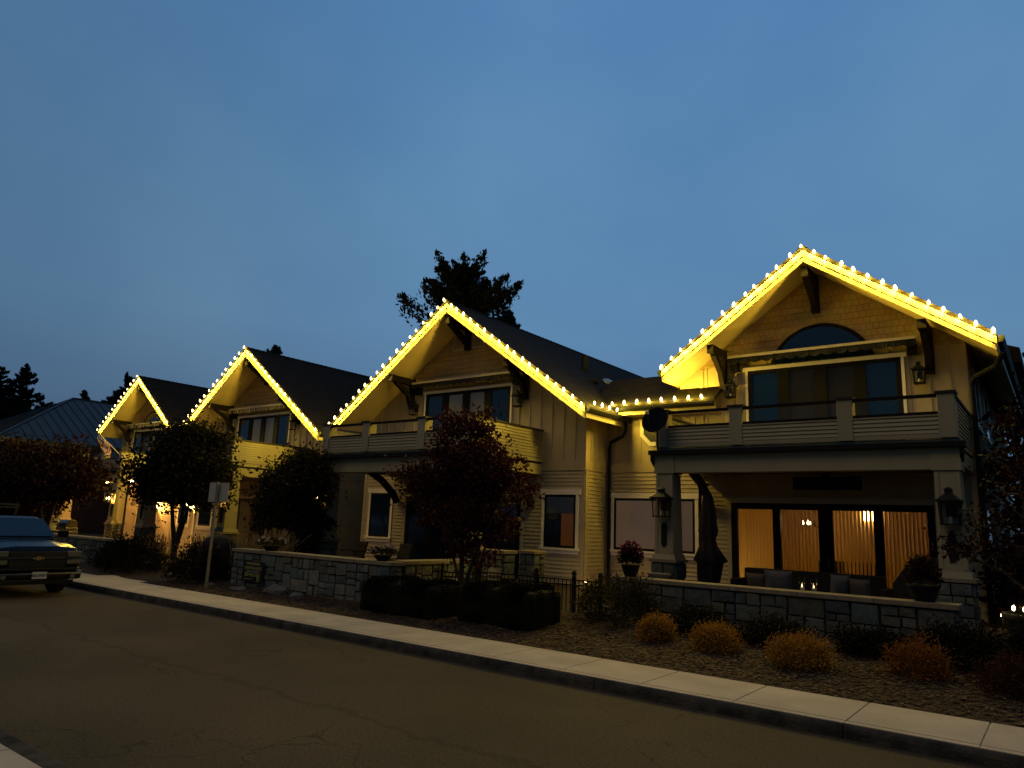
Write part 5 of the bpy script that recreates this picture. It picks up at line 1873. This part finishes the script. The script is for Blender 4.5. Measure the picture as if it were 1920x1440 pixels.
potplant('white trailing flowers in a low pot on the right end of the sign wall', 'flower_pot', (-12.45, 11.62, 1.17), .20, .12, 'leaf_olive', 700, .05, 94, (M['whitefl'], 40, .06), .22, None, 1.9)
bp_ = potplant('large dark barrel planter at the right edge, tiny lights glowing in it', 'barrel_planter', (-.42, 13.25, .36), .44, .74, 'leaf_box', 300, .07, 95, None, .2, M['wicker'], .9, 'planter')
for k, (dx, dy) in enumerate(((-.16, -.25), (-.3, -.1), (.05, -.3))):
    MB().lathe([(.004, 0), (.02, .02), (.022, .05), (.004, .075)], (-.42 + dx, 13.25 + dy, 1.14), 8).build('fairy_light', M['flame'], bp_)
point('fairy_light_glow', (-.55, 13.0, 1.22), .5, (1., .75, .25), bp_, .02)
ll = thing('path_light', (-1.2, 18.3, .4), 'small glowing path light at the foot of the near downpipe', 'path light')
MB().tube([(-1.2, 18.3, .36), (-1.2, 18.3, .62)], .02, 8).build('stem', M['metal'], ll)
MB().lathe([(.09, 0), (.07, .03), (.01, .06)], (-1.2, 18.3, .68), 12).build('hood', M['metal'], ll)
MB().lathe([(.03, 0), (.03, .05)], (-1.2, 18.3, .625), 8).build('lamp', M['flame'], ll)
point('path_glow', (-1.2, 18.2, .66), 2.0, (1., .6, .22), ll, .02)

# ---- small garden spotlights that wash the stone and siding of the wide house
def spot(label, loc, power, color, group='garden uplights', mat='flame', r=.02):
    t = thing('garden_spotlight', loc, label, 'garden light', group)
    MB().tube([loc, (loc[0], loc[1], loc[2] + .1)], .012, 6).build('spike', M['metal'], t)
    MB().lathe([(.03, 0), (.045, .09), (.05, .10)], (loc[0], loc[1], loc[2] + .1), 10).build('housing', M['metal'], t)
    MB().lathe([(.034, 0), (.002, .012)], (loc[0], loc[1], loc[2] + .205), 10).build('lamp', M[mat], t)
    point('spot_glow', (loc[0], loc[1], loc[2] + .26), power, color, t, .02)
    return t
spot('small uplight in front of the yellow lit stone pier', (-11.45, 13.75, .3), 7, (1., .66, .2))
spot('small uplight at the foot of the lap sided corner of the wide house', (-10.7, 17.6, .4), 4.5, (1., .62, .28))
spot('small uplight in the link garden below the shaded window', (-9.8, 18.2, .4), 2.5, (1., .5, .28))
spot('small uplight beside the maple trunk', (-10.62, 12.75, .3), 1.6, (1., .7, .25))
spot('small bright uplight at the left patio of the leftmost house', (-38.9, 15.7, .45), 90, (1., .5, .12))
spot('small bright uplight beside the far downpipe', (-34.2, 17.6, .45), 60, (1., .52, .12))
spot('small bright uplight behind the sign post by the olive pillar', (-24.9, 14.6, .5), 5, (1., .6, .14))

# ---- patio things of the wide houses
for (x, y, lab) in ((-18.1, 15.6, 'dark patio chair near the lit porch lantern'), (-16.4, 15.9, 'dark patio chair left of the red maple on the wide patio')):
    ch = thing('patio_chair', (x, y, .45), lab, 'chair', 'chairs on the wide patio')
    MB().box(x - .28, x + .28, y - .28, y + .28, .82, .90).build('seat', M['wicker'], ch, bevel=.02)
    MB().bar((x, y + .24, .9), (x, y + .38, 1.36), .52, .06, (0, 1, 0)).build('backrest', M['wicker'], ch, bevel=.015)
    for (a, b) in ((-.25, -.25), (.25, -.25), (-.25, .25), (.25, .25)):
        MB().box(x + a - .02, x + a + .02, y + b - .02, y + b + .02, .45, .818).build('leg', M['metal'], ch)
    for a in (-.3, .3):
        MB().box(x + a - .03, x + a + .03, y - .28, y + .28, 1.06, 1.09).build('armrest', M['wicker'], ch)
tb2 = thing('patio_table', (-17.2, 16.0, .45), 'round dark patio table between the chairs of the wide house', 'table')
MB().lathe([(.5, 0), (.5, .035)], (-17.2, 16.0, 1.12), 24).build('table_top', M['wicker'], tb2)
MB().lathe([(.24, 0), (.05, .05), (.04, .66)], (-17.2, 16.0, .455), 14).build('pedestal', M['metal'], tb2)

kg = thing('covered_grill', (-20.0, 12.2, .25), 'black covered kettle grill behind the iron fence, left of the sign post', 'grill')
m_ = MB()
pr = [(.48, 0), (.50, .35), (.55, .75), (.52, .95), (.40, 1.12), (.2, 1.2), (.02, 1.22)]
for (r, z) in pr:
    for k in range(28):
        t = 2 * pi * k / 28
        m_.v.append((-20.5 + r * 1.15 * cos(t) * (1 + .04 * sin(5 * t + z * 3)), 12.4 + r * .8 * sin(t) * (1 + .05 * sin(6 * t)), .22 + z))
for i in range(len(pr) - 1):
    for k in range(28):
        k2 = (k + 1) % 28
        m_.f.append((i * 28 + k, i * 28 + k2, (i + 1) * 28 + k2, (i + 1) * 28 + k))
m_.build('cover', M['fabric_dark'], kg, smooth=True)
MB().box(-20.9, -20.1, 12.1, 12.7, .16, .22).build('cart_base', M['metal'], kg)

fg = thing('barbecue_grill', (-38.2, 15.1, .42), 'stainless grill with closed lid on the orange lit far patio', 'grill')
MB().box(-38.75, -37.65, 14.85, 15.4, .44, 1.12).build('cart', M['chrome'], fg, bevel=.02)
lidp = [(14.85, 1.125), (15.4, 1.125), (15.4, 1.35), (15.25, 1.48), (15.02, 1.48), (14.87, 1.32)]
norm_fix(MB().prism(lidp, 'x', -38.65, -37.75).build('lid', M['chrome'], fg, bevel=.015))
MB().tube([(-38.5, 14.80, 1.28), (-37.9, 14.80, 1.28)], .015, 8).build('handle', M['chrome'], fg)

# ---- chandelier in the near living room
cl_ = thing('chandelier', (-5.75, 22.0, 3.2), 'lit chandelier seen through the second vertical blind', 'chandelier')
MB().tube([(-5.75, 22, 3.2), (-5.75, 22, 2.5)], .012, 6).build('stem', M['metal'], cl_)
MB().lathe([(.02, .1), (.06, .0), (.02, -.1)], (-5.75, 22, 2.45), 10).build('hub', M['chrome'], cl_)
for k in range(6):
    a = 2 * pi * k / 6 + .2
    ex, ey = -5.75 + .33 * cos(a), 22 + .33 * sin(a)
    MB().tube([(-5.75, 22, 2.42), ((ex - 5.75) / 2, (ey + 22) / 2, 2.33), (ex, ey, 2.4)], .009, 5).build('arm', M['metal'], cl_)
    MB().lathe([(.004, 0), (.03, .03), (.034, .06), (.012, .11), (.002, .13)], (ex, ey, 2.4), 8).build('lamp', M['flame'], cl_, smooth=True)
    point('chandelier_light', (ex, ey, 2.47), 9.5, (1., .60, .13), cl_, .03)
tl_ = thing('table_lamp', (-7.2, 20.4, .42), 'small glowing lamp low behind the left edge of the first blind', 'lamp')
MB().box(-7.45, -7.0, 20.2, 20.6, .42, .86).build('stand', M['wood'], tl_)
MB().lathe([(.07, 0), (.08, .04), (.03, .08), (.03, .14)], (-7.2, 20.4, .865), 12).build('base', M['white'], tl_)
MB().lathe([(.12, 0), (.09, .17)], (-7.2, 20.4, 1.01), 14).build('lamp_shade', M['flame'], tl_)
wl_ = thing('wall_lamp', (-4.9, 24.62, 2.75), 'pair of bright square wall lamps seen through the third blind', 'lamp')
for xx in (-5.02, -4.72):
    MB().box(xx, xx + .2, 24.55, 24.64, 2.62, 2.95).build('lamp', M['flame'], wl_)
cab = thing('sideboard', (-4.8, 24.2, .42), 'dark sideboard against the back wall of the amber room', 'sideboard')
MB().box(-6.2, -3.4, 23.9, 24.5, .43, 1.35).build('cabinet', M['wood'], cab)
pic = thing('picture', (-3.2, 24.6, 1.9), 'dark framed picture on the back wall of the amber room', 'picture')
MB().box(-3.9, -2.7, 24.58, 24.63, 1.6, 2.4).build('frame', M['wood'], pic)

# ------------------------------------------------------------------ flag on the far balcony
fl_ = thing('flag', (-36.9, 16.55, 4.75), 'striped red and white national flag on a slanted pole at the far balcony', 'flag')
p0, p1 = Vector((-36.95, 16.5, 4.72)), Vector((-37.95, 15.75, 5.78))
MB().tube([p0, p1], .016, 8).build('pole', M['white'], fl_)
dirp = (p1 - p0).normalized()
LEN, DROP = 1.0, .72
cols_ = 15
def starred(name):
    mt, nt, b = nmat(name)
    N, L = nt.nodes, nt.links
    tc = N.new('ShaderNodeTexCoord')
    vo = N.new('ShaderNodeTexVoronoi'); vo.inputs['Scale'].default_value = 13; vo.inputs['Randomness'].default_value = .15
    L.new(tc.outputs['Object'], vo.inputs['Vector'])
    lt = N.new('ShaderNodeMath'); lt.operation = 'LESS_THAN'; lt.inputs[1].default_value = .3
    L.new(vo.outputs['Distance'], lt.inputs[0])
    mx = N.new('ShaderNodeMix'); mx.data_type = 'RGBA'
    mx.inputs[6].default_value = (.02, .03, .11, 1); mx.inputs[7].default_value = (.55, .52, .46, 1)
    L.new(lt.outputs[0], mx.inputs[0]); L.new(mx.outputs[2], b.inputs['Base Color'])
    b.inputs['Roughness'].default_value = .85
    return mt
red, whi, blu = paint('flag_red', (.30, .022, .025), .85, .1, 6), paint('flag_white', (.62, .58, .50), .85, .06, 6), starred('flag_blue')
def flag_pt(u, v):
    # u along the hoist on the pole, v along the fly hanging down and swaying
    a = p1 - dirp * (.04 + u * .92)
    sway = .16 * sin(v * 5 + u * 2.4) * v
    return a + Vector((.30 * v + sway * .6, -.05 * v - sway, -DROP * v + .10 * v * u))
groups = {}
nu, nv = 13, 16
for mt_, nm in ((red, 'red_stripes'), (whi, 'white_stripes'), (blu, 'canton')):
    fmb = MB()
    for i in range(nu):
        for j in range(nv):
            inc = (i < 7 and j < 7)
            k_ = 'canton' if inc else ('red_stripes' if i % 2 == 0 else 'white_stripes')
            if k_ == nm:
                fmb.quad(flag_pt(i / nu, j / nv), flag_pt((i + 1) / nu, j / nv), flag_pt((i + 1) / nu, (j + 1) / nv), flag_pt(i / nu, (j + 1) / nv))
    cant_ = fmb.build(nm, mt_, fl_, smooth=True)


# ------------------------------------------------------------------ building with the metal hip roof on the far left
M['metalroof'] = paint('blue_grey_metal_roof', (.014, .018, .019), .5, .2, 1.2, spec=.25)
hb = thing('metal_roof_building', (-60, 26, 0), 'dark building with a seamed metal hip roof beyond the leftmost house', 'building')
X0, X1, Y0, Y1, ZE, ZR = -67.0, -52.0, 15.8, 40.0, 6.2, 9.0
MB().box(X0 + 1, X1 - .9, Y0 + .9, Y1 - 1, 0, ZE - .1).build('wall', paint('red_lit_wall_paint', (.02, .009, .006), .8, .2, 2), hb)  # red light on the dark wall is put into its base colour
rf = MB()
xm = (X0 + X1) / 2
hipd = 6.8
A, B_, Cc, Dd_ = (X0, Y0, ZE), (X1, Y0, ZE), (X1, Y1, ZE), (X0, Y1, ZE)
R0, R1 = (xm, Y0 + hipd, ZR + 1.2), (xm, Y1 - hipd, ZR + 1.2)
rf.add([A, B_, Cc, Dd_, R0, R1], [(0, 1, 4), (1, 2, 5, 4), (2, 3, 5), (3, 0, 4, 5)])
rf.box(X0, X1, Y0, Y1, ZE - .32, ZE - .004)
sm_ = rf
def on_right(y, f):   # points from eave to ridge/hip on the face toward +X
    ytop = min(max(y, Y0 + hipd), Y1 - hipd)
    k = 1.0
    if y < Y0 + hipd: k = (y - Y0) / hipd
    return Vector((X1 + (xm - X1) * k * f, y, ZE + (ZR + 1.2 - ZE) * k * f + .02))
y = Y0 + .5
while y < Y1 - hipd:
    sm_.bar(on_right(y, 0), on_right(y, 1), .05, .05); y += .62
x = X0 + .4
while x < X1:
    k = min((x - X0), (X1 - x)) / (X1 - xm)
    sm_.bar((x, Y0, ZE + .02), (x, Y0 + hipd * k, ZE + (ZR + 1.2 - ZE) * k + .02), .05, .05); x += .62
sm_.bar(Vector(B_) + Vector((0, 0, .03)), Vector(R0) + Vector((0, 0, .03)), .16, .06)
sm_.bar(Vector(R0) + Vector((0, 0, .03)), Vector(R1) + Vector((0, 0, .03)), .16, .06)
sm_.build('roof', M['metalroof'], hb)

# ------------------------------------------------------------------ pickup truck
tk = thing('pickup_truck', (-22.0, 7.2, 0), 'dark pickup truck parked at the kerb on the left edge', 'pickup truck')
yc, hwid = 7.12, .98
def loft(secs, name, mat, n_c=0, bev=.03):
    """secs: list of (x, polygon in (y,z) with equal counts)"""
    m_ = MB()
    n = len(secs[0][1])
    for x, poly in secs:
        for (a, b) in poly: m_.v.append((x, yc + a, b))
    for i in range(len(secs) - 1):
        for k in range(n):
            k2 = (k + 1) % n
            m_.f.append((i * n + k, i * n + k2, (i + 1) * n + k2, (i + 1) * n + k))
    m_.f.append(tuple(range(n))); m_.f.append(tuple((len(secs) - 1) * n + k for k in range(n - 1, -1, -1)))
    o = m_.build(name, mat, tk, bevel=bev)
    return norm_fix(o)
def sec(w, z0, z1, tw=None, crown=.02):
    tw = tw or w * .93
    return [(-w * .97, z0), (w * .97, z0), (w, z0 + .25), (w, z1 - .18), (tw, z1 - .03), (tw * .5, z1 + crown), (-tw * .5, z1 + crown), (-tw, z1 - .03), (-w, z1 - .18), (-w, z0 + .25)]
loft([(-19.32, sec(.90, .55, 1.02, .82)), (-19.42, sec(.95, .50, 1.13, .86)), (-19.9, sec(.98, .48, 1.21, .90)), (-20.75, sec(.99, .46, 1.27, .92)), (-20.85, sec(.99, .46, 1.26, .93)),
      (-22.9, sec(.99, .46, 1.24, .95)), (-25.0, sec(.98, .50, 1.24, .95))], 'body', M['carpaint'], bev=.025)
# cabin
def csec(w0, w1, z0, z1): return [(-w0, z0), (w0, z0), (w1, z1 - .06), (w1 - .1, z1), (-w1 + .1, z1), (-w1, z1 - .06)]
loft([(-20.62, csec(.90, .88, 1.2, 1.28)), (-21.25, csec(.92, .74, 1.2, 1.72)), (-21.55, csec(.92, .73, 1.2, 1.80)), (-22.7, csec(.92, .73, 1.2, 1.80)), (-22.95, csec(.92, .76, 1.2, 1.66))], 'cabin', M['carpaint'], bev=.07)
ws = MB().quad((-20.70, yc - .82, 1.31), (-20.70, yc + .82, 1.31), (-21.27, yc + .68, 1.735), (-21.27, yc - .68, 1.735))
ws.v = [(a + .028, b, c + .03) for a, b, c in ws.v]
ws.build('windscreen', M['carglass'], tk)
sw_ = MB()
for s in (-1, 1):
    for (xa, xb) in ((-21.1, -21.85), (-21.92, -22.75)):
        f0 = .85 if xa > -21.5 else .5
        sw_.quad((xa + (.0), yc + s * .925, 1.30), (xb, yc + s * .925, 1.30), (xb, yc + s * .79, 1.68), (xa - (.28 if xa > -21.5 else 0), yc + s * .79, 1.68))
sw_.build('side_window', M['carglass'], tk)
# face: grille, chrome bar, lamps, bumper, plate
MB().box(-19.335, -19.285, yc - .60, yc + .60, .66, 1.03).build('grille', M['signback'], tk, bevel=.01)
gb = MB().box(-19.30, -19.262, yc - .93, yc + .93, .855, .905)
gb.build('grille_bar', M['chrome'], tk, bevel=.008)
em = MB().prism([(-.12, .86), (-.05, .86), (-.05, .835), (.05, .835), (.05, .86), (.12, .86), (.12, .9), (.05, .9), (.05, .925), (-.05, .925), (-.05, .9), (-.12, .9)], 'x', -19.262, -19.248)
em.v = [(a, b + yc, c) for a, b, c in em.v]
norm_fix(em.build('emblem', paint('brass_emblem', (.35, .24, .07), .35, .1, 3, metal=.8), tk))
for s in (-1, 1):
    a, b = yc + s * .62, yc + s * .93
    MB().box(-19.36, -19.27, min(a, b), max(a, b), .915, 1.04).build('headlight', M['lens'], tk, bevel=.015)
    MB().box(-19.36, -19.275, min(a, b), max(a, b), .74, .845).build('headlight', M['lens'], tk, bevel=.015)
bq = MB().prism([(-19.40, .62), (-19.12, .60), (-19.08, .52), (-19.10, .40), (-19.4, .36)], 'y', yc - .97, yc + .97)
bq.v = [(a - (abs(b - yc) ** 3) * .14, b, c) for a, b, c in bq.v]
norm_fix(bq.build('bumper', M['chrome'], tk, bevel=.03))
for s in (-1, 1):
    MB().tube([(-19.16, yc + s * .72, .47), (-19.09, yc + s * .72, .47)], [.055, .05], 14).build('fog_lamp', M['lens'], tk)
MB().box(-19.33, -19.1, yc - .9, yc + .9, .625, .66).build('bumper_step', M['signback'], tk)
for s in (-1, 1):
    MB().bar((-20.66, yc + s * .25 - .25, 1.335), (-20.82, yc + s * .25 + .28, 1.40), .02, .015).build('wiper', M['metal'], tk)
MB().box(-19.13, -19.095, yc - .75, yc + .75, .30, .39).build('air_dam', M['metal'], tk)
MB().box(-19.085, -19.07, yc - .155, yc + .155, .43, .585).build('licence_plate', M['signwhite'], tk)
pl_ = put_text(tk, 'NECW877', .085, -19.066, yc, .50, M['wood'], .85, (pi / 2, 0, pi / 2))
for s in (-1, 1):
    for xw in (-20.25, -23.95):
        yw = yc + s * .82
        wm = MB()
        wm.tube([(xw, yw - .14, .40), (xw, yw - .11, .40), (xw, yw + .11, .40), (xw, yw + .14, .40)], [.35, .395, .395, .35], 28)
        wo = wm.build('wheel', M['tyre'], tk, smooth=False)
        rm_ = MB().tube([(xw, yw + s * .10, .40), (xw, yw + s * .148, .40)], [.26, .24], 20)
        rm_.build('rim', M['chrome'], wo)
    # dark arches
    ar = MB()
    for xw in (-20.25, -23.95):
        pts = [(xw + .47 * cos(pi * k / 12), .42 + .47 * sin(pi * k / 12)) for k in range(13)]
        ar.prism(pts, 'y', yc + s * .99, yc + s * .994)
    norm_fix(ar.build('wheel_arch', M['tyre'], tk))
    mr_ = MB().box(-20.98, -20.84, min(yc + s * .98, yc + s * 1.2), max(yc + s * .98, yc + s * 1.2), 1.30, 1.48)
    mr_.build('mirror', M['carpaint'], tk, bevel=.02)
rk = MB()
for z in (2.02, 2.10):
    rk.bar((-22.85, yc - .62, z), (-22.85, yc + .62, z), .05, .04)
for s in (-1, 1):
    rk.bar((-22.95, yc + s * .6, 1.24), (-22.85, yc + s * .6, 2.1), .05, .05)
    rk.bar((-22.85, yc + s * .6, 2.1), (-24.9, yc + s * .6, 2.1), .05, .05)
    rk.bar((-24.85, yc + s * .6, 1.24), (-24.85, yc + s * .6, 2.1), .05, .05)
rk.build('ladder_rack', M['chrome'], tk)
